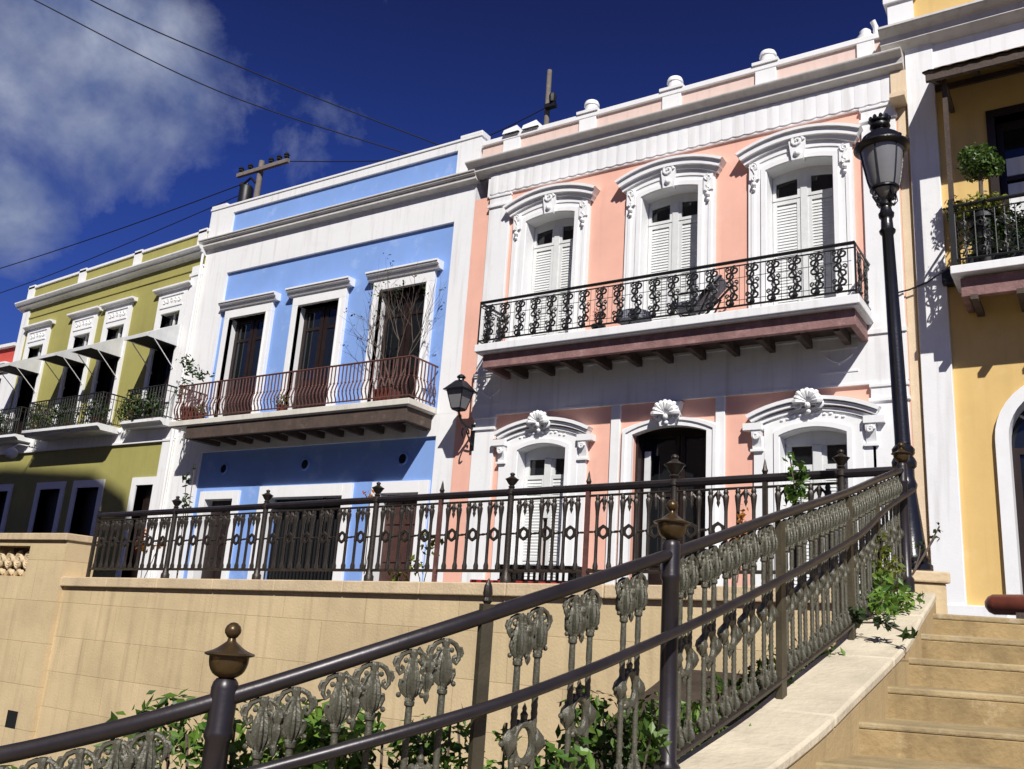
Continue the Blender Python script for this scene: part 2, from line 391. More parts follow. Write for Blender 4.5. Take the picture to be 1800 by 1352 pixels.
# white band between the storeys with low relief swags
mb = MB().box(-10.88, -2.45, -.045, .01, 4.28, 5.10)
mb.box(-10.9, -2.44, -.075, .012, 5.10, 5.18); mb.box(-10.88, -2.45, -.06, .011, 4.262, 4.30)
for x in (-10.45, -3.5):
    mb.box(x-.30, x+.30, -.058, -.04, 4.90, 4.93).box(x-.30, x+.30, -.058, -.04, 4.50, 4.53)
    mb.tube([(x-.22+.44*q/8, -.05, 4.80-.12*sin(pi*q/8)) for q in range(9)], .016, 6); mb.ball((x, -.05, 4.66), .03, 6)
fin('storey_band', mb, WHITE, ph)
# frieze of bulging lambrequin plates
mb = MB().box(-10.93, -2.45, -.05, .01, 9.27, 9.86)
for k in range(38):
    x0 = -10.86+k*.2215; n = 6; f = []; 
    fr = [(x0+.2195*q/n, -.068-.005*sin(pi*q/n)) for q in range(n+1)]
    zt = [9.75+.035*sin(pi*q/n) for q in range(n+1)]; zb = [9.32-.02*sin(pi*q/n) for q in range(n+1)]
    i = mb.pts([(x, y, z) for (x, y), z in zip(fr, zb)] + [(x, y, z) for (x, y), z in zip(fr, zt)] + [(x, -.045, z) for (x, y), z in zip(fr, zt)] + [(x, -.045, z) for (x, y), z in zip(fr, zb)])
    for q in range(n):
        for a in (0, 1, 2): mb.f.append((i+a*(n+1)+q, i+a*(n+1)+q+1, i+(a+1)*(n+1)+q+1, i+(a+1)*(n+1)+q))
        mb.f.append((i+3*(n+1)+q, i+3*(n+1)+q+1, i+q+1, i+q))
fin('frieze', mb, WHITE, ph, smooth=False)
def cornice(h, x0, x1, steps, z0, m=CORN):
    prof = cornice_prof(z0, steps) + [(.02, steps[-1][1]+.03)]
    return fin('cornice', MB().prism_x(prof, x0, x1), m, h, smooth=False)
cornice(ph, -11.42, -2.28, [(.03, 9.80), (.20, 9.885), (.20, 9.915), (.34, 10.075), (.34, 10.10)] if 0 else [(.03, 9.80), (.20, 9.885), (.20, 9.92), (.215, 10.0), (.335, 10.07), (.345, 10.09), (.345, 10.11)], 9.79)
mb = MB().box(-11.2, -2.45, -.0, .25, 10.1, 10.6); fin('parapet', mb, PALEPINK, ph, smooth=False)
fin('coping', MB().box(-11.2, -2.45, -.06, .31, 10.6, 10.71), WHITE2, ph, smooth=False, bevel=.01)
for x in (-8.5, -6.6, -4.7):
    o = fin('parapet_pillar', MB().box(x-.2, x+.2, -.05, .2, 10.1, 10.597), WHITE2, ph, smooth=False, bevel=.01)
    fin('finial', MB().lathe([(.15, 10.77), (.145, 10.93), (.165, 10.95), (.165, 10.99), (.14, 11.05), (.08, 11.09), (0, 11.10)], (x, .12, 0), 16).box(x-.25, x+.25, -.09, .33, 10.713, 10.775), WHITE2, o)
for x in (-10.4,):
    o = fin('parapet_pillar', MB().box(x-.22, x+.22, -.05, .2, 10.1, 10.597), WHITE2, ph, smooth=False, bevel=.01)
    for xx, yy in ((-10.40, .12), (-9.90, .13)):
        mb = MB(); i = mb.pts([(xx-.21, yy-.25, 10.71), (xx+.21, yy-.25, 10.71), (xx+.21, yy+.25, 10.71), (xx-.21, yy+.25, 10.71), (xx-.19, yy-.22, 10.82), (xx+.19, yy-.22, 10.82), (xx+.19, yy+.22, 10.82), (xx-.19, yy+.22, 10.82), (xx, yy, 11.03)])
        mb.f += [(i+a, i+(a+1)%4, i+4+(a+1)%4, i+4+a) for a in range(4)] + [(i+4+a, i+4+(a+1)%4, i+8) for a in range(4)]
        fin('finial', mb, WHITE2, o, smooth=False)
o = fin('parapet_pillar', MB().box(-3.05, -2.75, -.05, .2, 10.1, 10.597), WHITE2, ph, smooth=False, bevel=.01)
fin('finial', MB().lathe([(.15, 10.71), (.15, 10.78), (.10, 10.8), (.1, 10.9), (.05, 10.95), (0, 10.96)], (-2.92, .1, 0), 12), WHITE2, o)

def path_in(c, h, z0, zs, za): return [(c-h, z0)] + arc(c, h, zs, za) + [(c+h, z0)]
def offset_pair(c, h0, h1, z0, zs0, za0, zs1, za1): return path_in(c, h0, z0, zs0, za0), path_in(c, h1, z0, zs1, za1)

def scroll_relief(mb, x, z, y, s=1., d=1):
    mb.tube(spiral((x, y, z), .09*s, 1.6, pi/2, d), .022*s, 6)
    mb.tube(spiral((x, y, z-.28*s), .06*s, 1.5, -pi/2, -d), .018*s, 6)
    mb.tube([(x+.02*d*s, y, z-.06*s), (x-.03*d*s, y, z-.18*s), (x, y, z-.25*s)], .022*s, 6)

for c in PX:
    i, o = offset_pair(c, .58, .92, 5.44, 8.45, 8.535, 8.68, 8.88)
    mb = MB().band(i, o, -.07, .34)
    i2, o2 = offset_pair(c, .595, .68, 5.44, 8.455, 8.545, 8.53, 8.63); mb.band(i2, o2, -.10, -.06)
    i3, o3 = offset_pair(c, .80, .86, 5.44, 8.59, 8.74, 8.64, 8.80); mb.band(i3, o3, -.09, -.06)
    win = fin('window', mb, WHITE2, ph, smooth=True)
    mb = MB().band(arc(c, 1.03, 8.70, 8.93), arc(c, 1.08, 8.80, 9.05), -.20, .0)
    mb.band(arc(c, .98, 8.62, 8.87), arc(c, 1.02, 8.70, 8.94), -.13, .0)
    mb.band(arc(c, 1.08, 8.80, 9.05), arc(c, 1.12, 8.84, 9.10), -.25, .0)
    fin('hood', mb, WHITE2, win)
    mb = MB().prism([(c-.17, 9.0), (c+.17, 9.0), (c+.10, 8.50), (c-.10, 8.50)], -.165, .0)
    mb.tube(spiral((c, -.17, 8.86), .12, 1.5, 0), .03, 6); mb.ball((c, -.16, 8.62), .07, 8)
    fin('keystone', mb, WHITE2, win)
    for s in (-1, 1):
        mb = MB().box(c+s*.80-.09, c+s*.80+.09, -.12, -.05, 8.30, 8.62); scroll_relief(mb, c+s*.80, 8.55, -.125, .85, s)
        mb.ball((c+s*.80, -.12, 8.2), .05, 8); mb.ball((c+s*.80, -.11, 8.1), .035, 8)
        fin('bracket', mb, WHITE2, win)
    # leaves: louvres below, dark panes above, under an arched head
    fin('frame_head', MB().band([(x, min(z, 8.37)) for x, z in arc(c, .55, 8.30, 8.36)], arc(c, .59, 8.46, 8.56), .26, .34).box(c-.06, c+.06, .235, .33, 5.44, 8.36), SHUT, win, smooth=False)
    for a, b in ((c-.57, c-.06), (c+.06, c+.57)):
        louver_leaf('shutter', a, b, 5.44, 7.96, .28, win)
        fr = MB().box(a, a+.06, .25, .31, 7.962, 8.40).box(b-.06, b, .25, .31, 7.962, 8.40).box(a, b, .248, .312, 7.962, 8.02)
        fin('pane_frame', fr, SHUT, win, smooth=False)
        fin('pane', MB().box(a+.02, b-.02, .295, .305, 7.96, 8.45), PANE, win, smooth=False)

def shell(mb, cx, cz, r):
    for k in range(9):
        a = pi*(.02+.96*k/8); e = (1, .94)[k % 2]
        mb.tube([(cx+r*t*e*cos(a), -.16-.10*sin(pi*min(1, t*.85)), cz+r*t*e*sin(a)) for t in (.12, .4, .7, .92, 1.0)], [.02, .035, .048, .046, .02], 7)
    mb.prism([(cx+r*.86*cos(pi*q/10), cz+r*.86*sin(pi*q/10)) for q in range(11)], -.20, .0)
    mb.tube(spiral((cx-.17, -.17, cz-.03), .075, 1.5, pi/2, 1), .026, 6); mb.tube(spiral((cx+.17, -.17, cz-.03), .075, 1.5, pi/2, -1), .026, 6)
    mb.ball((cx, -.20, cz-.05), .055, 8); mb.ball((cx, -.17, cz-.15), .04, 8)
    return mb
for c in (-9.13, -3.95):
    i, o = offset_pair(c, .535, .80, .34, 3.49, 3.605, 3.66, 3.84)
    mb = MB().band(i, o, -.07, .30)
    i2, o2 = offset_pair(c, .55, .63, .34, 3.495, 3.615, 3.56, 3.70); mb.band(i2, o2, -.10, -.06)
    mb.box(c-.98, c-.80, -.06, .01, .3, 3.5); mb.box(c+.80, c+.98, -.06, .01, .3, 3.5)
    win = fin('window', mb, WHITE2, ph)
    mb = MB()
    for k, (h, zs, za, pj) in enumerate(((.98, 3.66, 3.90, .09), (1.02, 3.74, 3.99, .15), (1.07, 3.80, 4.07, .20))):
        mb.band(arc(c, h-.02, zs, za-.02), arc(c, h+.02, zs+.055, za+.04), -pj, .0)
    for s in (-1, 1): mb.box(c+s*.98-.16, c+s*.98+.16, -.17, .0, 3.60, 3.72)
    mb.band(arc(c, .78, 3.64, 3.82), arc(c, .96, 3.62, 3.9), -.05, .01)
    for q in range(-5, 6): mb.ball((c+q*.10, -.06, 3.83-.004*q*q+.02*(q % 2)), .04, 6, .7)
    fin('hood', mb, WHITE2, win)
    mb = shell(MB(), c-.03, 4.0, .24)
    fin('shell_crest', mb, WHITE2, win)
    for s in (-1, 1):
        mb = MB().prism_x([(.0, 3.60), (-.15, 3.60), (-.14, 3.5), (-.09, 3.40), (-.07, 3.28), (.0, 3.28)], c+s*.92-.08, c+s*.92+.08)
        mb.box(c+s*.92-.11, c+s*.92+.11, -.11, .0, 3.24, 3.28); mb.tube(spiral((c+s*.92, -.15, 3.5), .06, 1.4, 0, s), .02, 6)
        fin('bracket', mb, WHITE2, win)
    fin('frame_head', MB().band([(x, 3.36) for x, z in arc(c, .50, 3.36, 3.40)], arc(c, .55, 3.47, 3.62), .20, .27).box(c-.07, c+.07, .20, .26, 2.2, 3.37), SHUT, win, smooth=False)
    for a, b in ((c-.53, c-.05), (c+.05, c+.53)):
        louver_leaf('shutter', a, b, .36, 3.04, .24, win, True)
        fin('pane', MB().box(a+.1, b-.04, .265, .275, 3.03, 3.38), PANE, win, smooth=False)
        fin('pane_frame', MB().box(a, a+.1, .23, .28, 3.042, 3.37), SHUT, win, smooth=False); fin('pane_frame', MB().box(b-.04, b, .23, .28, 3.042, 3.37), SHUT, win, smooth=False)
# street door
c = -6.49
i, o = offset_pair(c, .715, .92, .34, 3.67, 3.80, 3.78, 3.95)
mb = MB().band(i, o, -.07, .10)
i2, o2 = offset_pair(c, .84, .90, .34, 3.70, 3.90, 3.75, 3.95); mb.band(i2, o2, -.10, -.06)
dr = fin('door', mb, WHITE2, ph)
mb = MB().prism([(c-.26, 4.22), (c+.26, 4.22), (c+.14, 3.78), (c-.14, 3.78)], -.14, .0)
shell(mb, c, 3.98, .27)
fin('keystone', mb, WHITE2, dr)
fin('door_lining', MB().box(c-.712, c-.66, .10, .50, .34, 3.82).box(c+.66, c+.712, .10, .50, .34, 3.82).box(c-.66, c+.66, .10, .48, 3.76, 3.818), BROWN, dr, smooth=False)
fin('side_panel', MB().box(c-.62, c-.50, .30, .33, .9, 3.42), SHUT, dr, smooth=False)
for a, b in ((c-.72, c-.01), (c+.01, c+.72)):
    mb = MB().box(a, a+.09, .48, .54, .34, 3.82).box(b-.09, b, .48, .54, .34, 3.82)
    for za, zb in ((.34, .55), (1.35, 1.47), (2.6, 2.72), (3.7, 3.82)): mb.box(a+.09, b-.09, .485, .535, za, zb)
    mb.box(a+.09, b-.09, .505, .52, .55, 1.35)
    fin('door_leaf', mb, BROWN, dr, smooth=False)
    if a > c: fin('handle', MB().tube([(a+.045, .48, 1.28), (a+.045, .44, 1.30), (a+.045, .44, 1.42), (a+.045, .48, 1.44)], .012, 6), GOLD, dr)
    fin('pane', MB().box(a+.08, b-.08, .51, .52, 1.46, 3.72), PANE, dr, smooth=False)

# scroll balcony
def corbels(h, xs, p, zb, m, ht=.18):
    for x in xs:
        fin('corbel', MB().prism_x([(.02, zb), (-p, zb), (-p, zb-ht*.45), (-p+.12, zb-ht), (.02, zb-ht)], x-.05, x+.05), m, h, smooth=False)
bal = fin('balcony', MB().box(-10.20, -2.93, -1.08, .0, 5.29, 5.44).box(-10.17, -2.96, -1.05, .0, 5.262, 5.29), WHITE, ph, smooth=False, bevel=.012)
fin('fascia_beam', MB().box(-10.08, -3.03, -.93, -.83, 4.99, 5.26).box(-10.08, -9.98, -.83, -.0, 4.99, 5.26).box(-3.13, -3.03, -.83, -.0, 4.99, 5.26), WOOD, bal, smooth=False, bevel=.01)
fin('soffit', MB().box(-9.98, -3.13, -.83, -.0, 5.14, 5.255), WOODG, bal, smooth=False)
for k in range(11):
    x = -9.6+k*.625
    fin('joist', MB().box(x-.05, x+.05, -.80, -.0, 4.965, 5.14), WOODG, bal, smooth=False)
mb = MB()
xl, xr, yb = -10.15, -2.98, -1.04
for z, r in ((6.32, .030), (5.52, .018), (6.24, .013)):
    mb.tube([(xl, -.02, z), (xl, yb, z), (xr, yb, z), (xr, -.02, z)], r, 6)
for x in (xl, xr): mb.tube([(x, yb, 5.44), (x, yb, 6.32)], .018, 6)
rail = fin('balcony_railing', mb, IRON, ph)
def scroll_panel():
    mb = MB(); h = .72/3
    for k in range(3):
        z = 5.52+h*k; d = 1 if k % 2 else -1
        a = spiral((-.045*d, 0, z+h*.72), .085, 1.35, pi/2 if d > 0 else pi/2, -d, 12); b = spiral((.05*d, 0, z+h*.28), .085, 1.35, -pi/2, -d, 12)
        mb.tube(list(reversed(a)) + b, .018, 5)
        mb.tube(spiral((.075*d, 0, z+h*.80), .045, 1.2, -pi/2, d, 8), .013, 5)
        mb.ball((-.03*d, 0, z+h*.98), .018, 6)
    mb.tube([(-.13, 0, 5.52), (-.13, 0, 6.24)], .005, 4); mb.tube([(.13, 0, 5.52), (.13, 0, 6.24)], .005, 4)
    mb.tube([(-.18, 0, 6.02), (.18, 0, 6.02)], .006, 4); mb.tube([(-.18, 0, 5.62), (.18, 0, 5.62)], .006, 4)
    mb.ball((0, 0, 5.57), .045, 6)
    return fin('scroll_panel', mb, IRON, rail)
sp0 = scroll_panel(); n = 20
for k in range(n+4):
    o = sp0 if k == 0 else sp0.copy()
    if k: COL.objects.link(o)
    if k < n: o.location = (xl+.24+k*(xr-xl-.48)/(n-1), yb, 0)
    else: o.location = (xl if k < n+2 else xr, yb+.28+.44*(k % 2), 0); o.rotation_euler = (0, 0, 0 if k < n else pi/2)
# pipe, gutter head
fin('vent_pipe', MB().tube([(-2.72, .1, 10.3), (-2.74, .1, 10.95), (-2.78, .05, 11.05)], .05, 10), WHITE2, ph)

# ------------------------------------------------------------------ blue house
bh = house('blue_house', -15.8, 'light blue two storey house with white frame and rusty red balusters')
BX = (-18.33, -15.80, -13.14)
wz = .07
mb = wallface(MB(), -19.46, -11.84, 4.5, 8.89, [(c-.715, c+.715, 4.54, 7.52) for c in BX], wz, .3)
wallface(mb, -19.36, -11.80, .2, 3.93, [(-18.93, -17.90, .34, 2.72), (-16.72, -14.30, .34, 2.72), (-13.2, -12.14, .34, 2.74)], wz, .4)
fin('wall', mb, BLUE, bh, smooth=False)
body(bh, -20.36, -11.26, 10.7, WHITE)
mb = MB().box(-20.46, -19.46, 0, .5, 4.4, 9.8).box(-11.84, -11.30, 0, .5, 4.4, 9.8).box(-19.46, -11.84, 0, .5, 8.89, 9.8)
mb.box(-20.46, -11.30, .002, .5, 3.93, 4.4).box(-20.46, -19.36, .001, .5, .2, 3.93).box(-11.80, -11.30, .001, .5, .2, 3.93)
fin('white_frame', mb, WHITE, bh, smooth=False)
cornice(bh, -20.58, -11.22, [(.04, 9.72), (.16, 9.76), (.16, 9.84), (.19, 9.845), (.22, 9.87), (.22, 9.89), (.20, 9.895), (.25, 9.915), (.25, 9.94)], 9.71)
mb = MB().box(-20.5, -19.55, -.02, .3, 9.93, 10.9).box(-11.9, -11.25, -.02, .3, 9.93, 10.9).box(-19.55, -11.9, -.02, .3, 10.69, 10.9).box(-19.55, -11.9, -.02, .3, 9.93, 10.1)
fin('parapet', mb, WHITE, bh, smooth=False)
fin('parapet_panel', MB().box(-19.55, -11.9, .04, .2, 10.1, 10.69), BLUE, bh, smooth=False)
fin('coping', MB().box(-20.53, -11.22, -.045, .32, 10.9, 10.96), WHITE2, bh, smooth=False, bevel=.01)
for x in (-20.15, -11.5): fin('corner_block', MB().box(x-.35, x+.27, -.04, .3, 10.963, 11.04), WHITE2, bh, smooth=False, bevel=.01)
for c in BX:
    z0 = 4.54
    mb = MB().box(c-.90, c-.70, -.03, .3, z0, 7.52).box(c+.70, c+.90, -.03, .3, z0, 7.52).box(c-.90, c+.90, -.03, .3, 7.52, 7.78)
    mb.box(c-.74, c-.70, -.05, .1, z0, 7.5).box(c+.70, c+.74, -.05, .1, z0, 7.5)
    win = fin('window', mb, WHITE2, bh, smooth=False, bevel=.006)
    mb = MB().prism_x([(.08, 7.78), (-.07, 7.78), (-.10, 7.83), (-.10, 7.86), (-.16, 7.89), (-.16, 7.93), (-.19, 7.93), (-.19, 7.97), (.08, 7.98)], c-1.06, c+1.06)
    fin('hood', mb, WHITE2, win, smooth=False)
    for a, b in ((c-.70, c-.02), (c+.02, c+.70)):
        mb = MB().box(a, a+.11, .24, .30, z0, 7.5).box(b-.11, b, .24, .30, z0, 7.5)
        for za, zb in ((z0, z0+.2), (z0+.95, z0+1.08), (6.9, 6.98), (7.40, 7.5)): mb.box(a+.11, b-.11, .245, .295, za, zb)
        mb.box(a+.11, b-.11, .262, .28, z0+.2, z0+.95)
        fin('door_leaf', mb, BROWN, win, smooth=False)
        fin('pane', MB().box(a+.10, b-.10, .265, .275, z0+1.06, 7.42), PANE, win, smooth=False)
for (a, b, zt, fw) in ((-18.93, -17.90, 2.72, .20), (-16.72, -14.30, 2.72, .27), (-13.2, -12.14, 2.74, .25)):
    dr = fin('door', MB().box(a-fw, a+.003, -.0, .3, .34, zt+fw).box(b-.003, b+fw, -.0, .3, .34, zt+fw).box(a+.003, b-.003, -.0, .3, zt-.003, zt+fw), WHITE2, bh, smooth=False, bevel=.006)
    if b-a > 2:      # wide opening: grille gate over dark
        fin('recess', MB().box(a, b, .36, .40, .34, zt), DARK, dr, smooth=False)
        mb = MB().box(a, b, .2, .24, zt-.30, zt-.26).box((a+b)/2+.45, (a+b)/2+.5, .2, .24, .34, zt)
        for k in range(22): mb.box(a+.05+k*(b-a-.1)/21-.008, a+.05+k*(b-a-.1)/21+.008, .212, .228, .34, zt-.28)
        fin('gate', mb, IRON, dr, smooth=False)
    else:
        mb = MB().box(a, b, .26, .30, .34, zt)
        for k in range(2):
            x0 = a+.06+k*(b-a)/2; x1 = x0+(b-a)/2-.12
            for za, zb in ((.5, 1.2), (1.3, 2.0), (2.1, zt-.1)): mb.box(x0, x1, .235, .262, za, zb)
        fin('door_leaf', mb, BROWN if a < -15 else BROWNM, dr, smooth=False)
for x in (-18.45, -15.63, -12.70):
    mb = MB().tube([(x+.13*cos(t*pi/8), .05, 3.49+.13*sin(t*pi/8)) for t in range(16)], .025, 6, closed=True)
    mb.lathe([(.12, -.01), (.12, .0)], (0, 0, 0), 16) if 0 else None
    v = fin('round_vent', mb, BLUE, bh)
    d = MB(); i = d.pts([(x+.12*cos(t*pi/8), .062, 3.49+.12*sin(t*pi/8)) for t in range(16)]); d.f.append(tuple(range(i, i+16)))
    fin('vent_hole', d, DARK, v, smooth=False)
bal = fin('balcony', MB().box(-19.55, -11.86, -.93, .07, 4.41, 4.54).box(-19.52, -11.89, -.90, .07, 4.385, 4.41), OFFW, bh, smooth=False, bevel=.012)
fin('fascia_beam', MB().box(-18.95, -11.95, -.86, -.76, 4.08, 4.382).box(-12.05, -11.95, -.76, .0, 4.08, 4.382).box(-18.95, -18.85, -.76, .0, 4.08, 4.382), WOODG, bal, smooth=False, bevel=.01)
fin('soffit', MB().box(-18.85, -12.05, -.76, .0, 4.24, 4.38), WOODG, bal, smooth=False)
for k in range(12):
    x = -18.7+k*.6
    fin('joist', MB().box(x-.05, x+.05, -.74, .0, 4.055, 4.24), WOODG, bal, smooth=False)
mb = MB(); xl, xr, yb = -19.48, -11.92, -.87
mb.tube([(xl, .0, 5.46), (xl, yb, 5.46), (xr, yb, 5.46), (xr, .0, 5.46)], .022, 6)
mb.tube([(xl, .0, 4.62), (xl, yb, 4.62), (xr, yb, 4.62), (xr, .0, 4.62)], .016, 6)
rail = fin('balcony_railing', mb, RUST, bh)
mb = MB()
prof = [(0, 5.46), (0, 5.2), (.005, 5.05), (-.03, 4.97), (-.06, 4.87), (-.055, 4.77), (-.01, 4.68), (0, 4.6)]
mb.tube([(0, y, z) for y, z in prof], .0155, 6); mb.ball((0, .0, 5.05), .026, 6); mb.ball((0, -.06, 4.84), .022, 6)
b0 = fin('baluster', mb, RUST, rail); nb = 68
for k in range(nb+14):
    o = b0 if k == 0 else b0.copy()
    if k: COL.objects.link(o)
    if k < nb: o.location = (xl+.06+k*(xr-xl-.12)/(nb-1), yb, 0)
    else:
        q = k-nb; o.location = (xl if q < 7 else xr, yb+.1+.115*(q % 7), 0); o.rotation_euler = (0, 0, -pi/2 if q < 7 else pi/2)
fin('drain_pipe', MB().tube([(-20.49, -.09, .3), (-20.49, -.09, 9.6), (-20.5, -.25, 9.75)], .035, 8), WHITE, bh)

# ------------------------------------------------------------------ olive green house (old, its upper courses sag a little towards the left)
def sag(q):
    x, y, z = q
    return (x, y, z+.042*(x+20.4)*max(0, min(1.15, (z-4.6)/4.4)))
gh = house('green_house', -25, 'olive green house with four white window awnings and plant filled balconies')
GX = (-28.15, -25.70, -24.04, -21.55)
ops = [(c-.47, c+.47, 4.9, 7.35) for c in GX] + [(c-.42, c+.42, 7.6, 8.06) for c in GX]
mb = wallface(MB(sag), -29.35, -20.46, 4.3, 9.6, ops, 0, .3)
GD = [(-28.9, -28.0), (-26.3, -25.25), (-24.45, -23.4), (-21.75, -21.02)]
wallface(mb, -29.35, -20.46, .1, 4.3, [(a, b, .3, 3.15) for a, b in GD], 0, .4)
fin('wall', mb, GREEN, gh, smooth=False)
mb = MB(sag).box(-29.3, -20.48, .5, 9, .1, 10.0); fin('side_wall', mb, GREEN, gh, smooth=False)
fin('roof', MB(sag).box(-29.25, -20.5, .5, 8.9, 10.003, 10.05), ROOF, gh, smooth=False)
mb = MB(sag).box(-20.92, -20.47, -.05, .02, .1, 4.3).box(-20.90, -20.47, -.05, .02, 4.8, 9.3).box(-20.94, -20.465, -.08, .02, 9.0, 9.08); fin('pilaster', mb, WHITE, gh, smooth=False)
mb = MB(sag).box(-29.34, -28.98, -.05, .02, 4.8, 9.5); fin('pilaster', mb, WHITE, gh, smooth=False)
mb = MB(sag).box(-29.4, -20.46, -.04, .02, 4.34, 4.80).box(-29.4, -20.46, -.07, .021, 4.30, 4.36); fin('storey_band', mb, WHITE, gh, smooth=False)
mb = MB(sag).box(-29.36, -20.47, -.03, .02, 9.20, 9.25); fin('string_course', mb, GREEN, gh, smooth=False)
prof = cornice_prof(9.55, [(.03, 9.55), (.08, 9.60), (.18, 9.63), (.18, 9.68), (.24, 9.70), (.28, 9.76), (.28, 9.80)]) + [(.02, 9.82)]
mb = MB(sag)
for k in range(6): mb.prism_x(prof, -29.55+k*1.516, -29.55+(k+1)*1.516 - (0 if k == 5 else 0))
fin('cornice', mb, WHITE, gh, smooth=False)
mb = MB(sag).box(-29.3, -20.5, .0, .25, 9.82, 10.3); fin('parapet', mb, GREEN, gh, smooth=False)
fin('coping', MB(sag).box(-29.34, -20.47, -.05, .3, 10.3, 10.37), WHITE2, gh, smooth=False)
for x in (-29.15, -26.35, -23.6, -20.72): fin('parapet_pillar', MB(sag).box(x-.17, x+.17, -.05, .2, 9.82, 10.42), WHITE2, gh, smooth=False)
for c in GX:
    mb = MB(sag)
    for a, b, z0, z1 in ((c-.62, c-.47, 4.9, 8.72), (c+.47, c+.62, 4.9, 8.72), (c-.47, c+.47, 8.06, 8.72), (c-.47, c+.47, 7.35, 7.6), (c-.47, c-.42, 7.6, 8.06), (c+.42, c+.47, 7.6, 8.06)):
        mb.box(a, b, -.06, .25, z0, z1)
    for k in range(5):
        mb.tube(spiral((c-.32+k*.16, -.065, 8.42), .075, 1.3, k*1.5, 1 if k % 2 else -1), .02, 5)
    mb.box(c-.48, c+.48, -.085, -.05, 8.56, 8.60); mb.box(c-.48, c+.48, -.085, -.05, 8.22, 8.26)
    win = fin('window', mb, WHITE2, gh)
    fin('hood', MB(sag).prism_x([(.0, 8.72), (-.1, 8.72), (-.14, 8.77), (-.2, 8.78), (-.2, 8.83), (.0, 8.84)], c-.78, c+.78), WHITE if c > -30 else WHITE, win, smooth=False)
    fin('pane', MB(sag).box(c-.44, c+.44, .14, .16, 7.58, 8.08), PANE, win, smooth=False)
    fin('transom_bar', MB(sag).box(c-.03, c+.03, .10, .139, 7.6, 8.06), SHUT, win, smooth=False)
    mb = MB(sag)
    for a, b in ((c-.47, c-.01), (c+.01, c+.47)):
        mb.box(a, a+.08, .2, .25, 4.9, 7.35).box(b-.08, b, .2, .25, 4.9, 7.35)
        for za, zb in ((4.9, 5.1), (5.8, 5.9), (7.25, 7.35)): mb.box(a+.08, b-.08, .205, .245, za, zb)
    fin('door_leaf', mb, BROWN, win, smooth=False)
    fin('pane', MB(sag).box(c-.46, c+.46, .26, .27, 4.9, 7.34), PANE, win, smooth=False)
    x0, x1 = c-.38, c+.56
    mb = MB(sag).prism_x([(.0, 7.66), (-1.03, 7.06), (-1.03, 7.03), (.0, 7.62)], x0, x1)
    for x in (x0, x1-.02): mb.prism_x([(.0, 7.62), (-1.03, 7.03), (-1.03, 6.98), (.0, 6.98)], x, x+.02)
    mb.box(x0, x1, -1.045, -1.03, 6.96, 7.06)
    aw = fin('awning', mb, AWN, win, smooth=False)
    fin('shade_board', MB(sag).box(x0+.022, x1-.022, -1.028, -.01, 7.0, 7.008), DARK, win, smooth=False)  # near-black board added to paint the shade under the awning
    for x in (x0, x1): fin('strut', MB(sag).tube([(x, -.02, 6.3), (x, -.78, 6.97)], .014, 5), WHITE2, win)
for a, b in GD:
    dr = fin('door', MB().box(a-.2, a, -.04, .3, .3, 3.15).box(b, b+.2, -.04, .3, .3, 3.15).box(a-.2, b+.2, -.04, .3, 3.15, 3.36), WHITE2, gh, smooth=False)
    fin('door_leaf', MB().box(a+.02, b-.02, .25, .3, .3, 3.14).box(a+.12, b-.12, .23, .25, .6, 1.4).box(a+.12, b-.12, .23, .25, 1.6, 2.9), BROWN, dr, smooth=False)
def iron_balcony(x0, x1, p, z):
    bal = fin('balcony', MB(sag).prism_x([(.0, z-.05), (-p+.12, z-.05), (-p+.06, z+.02), (-p, z+.05), (-p, z+.13), (.0, z+.13)], x0, x1), WHITE, gh, smooth=False)
    mb = MB(sag); yb = -p+.05; a, b = x0+.05, x1-.05; zt = z+1.03
    for zz, r in ((zt, .022), (z+.2, .014), (zt-.14, .01)): mb.tube([(a, 0, zz), (a, yb, zz), (b, yb, zz), (b, 0, zz)], r, 5)
    n = int((b-a)/.12)
    for k in range(n+1):
        x = a+(b-a)*k/n; mb.tube([(x, yb, z+.13), (x, yb, zt)], .016, 4)
        if k < n: mb.tube([(x+.06+.035*cos(t*pi/4), yb, z+.62+.05*sin(t*pi/4)) for t in range(8)], .012, 4, closed=True)
    for k in range(1, int(p/.12)):
        for x in (a, b): mb.tube([(x, -k*.12, z+.13), (x, -k*.12, zt)], .011, 4)
    fin('railing', mb, IRON, bal)
iron_balcony(-29.25, -27.3, .55, 4.66); iron_balcony(-26.6, -22.9, .75, 4.66); iron_balcony(-22.35, -20.62, .45, 4.72)

# ------------------------------------------------------------------ red house at the far left
rh = house('red_house', -32.5, 'red house with white roof edge at the left end of the row')
mb = wallface(MB(), -36, -29.42, .1, 7.95, [(-30.5, -29.9, 4.6, 6.9), (-33.4, -32.2, 4.6, 6.9), (-30.9, -30.0, .2, 3.0), (-34, -33, .2, 3.0)], .05, .3)
fin('wall', mb, RED, rh, smooth=False)
fin('side_wall', MB().box(-36, -29.45, .6, 9, .1, 8.0), RED, rh, smooth=False)
fin('coping', MB().box(-36, -29.42, -.08, .35, 7.953, 8.06), WHITE2, rh, smooth=False)
fin('cornice', MB().prism_x([(.05, 7.1), (-.05, 7.1), (-.2, 7.25), (-.25, 7.3), (-.25, 7.36), (.05, 7.37)], -36, -29.42), WHITE, rh, smooth=False)
fin('pilaster', MB().box(-29.85, -29.43, .0, .051, .1, 7.1), WHITE, rh, smooth=False)
for a, b, z0, z1 in ((-30.5, -29.9, 4.6, 6.9), (-33.4, -32.2, 4.6, 6.9)):
    win = fin('window', MB().box(a-.15, a, .0, .2, z0, z1+.15).box(b, b+.045, .0, .2, z0, z1+.15).box(a, b, .0, .2, z1, z1+.15), WHITE2, rh, smooth=False)
    fin('shutter', MB().box(a, b, .25, .3, z0, z1), REDP, win, smooth=False)
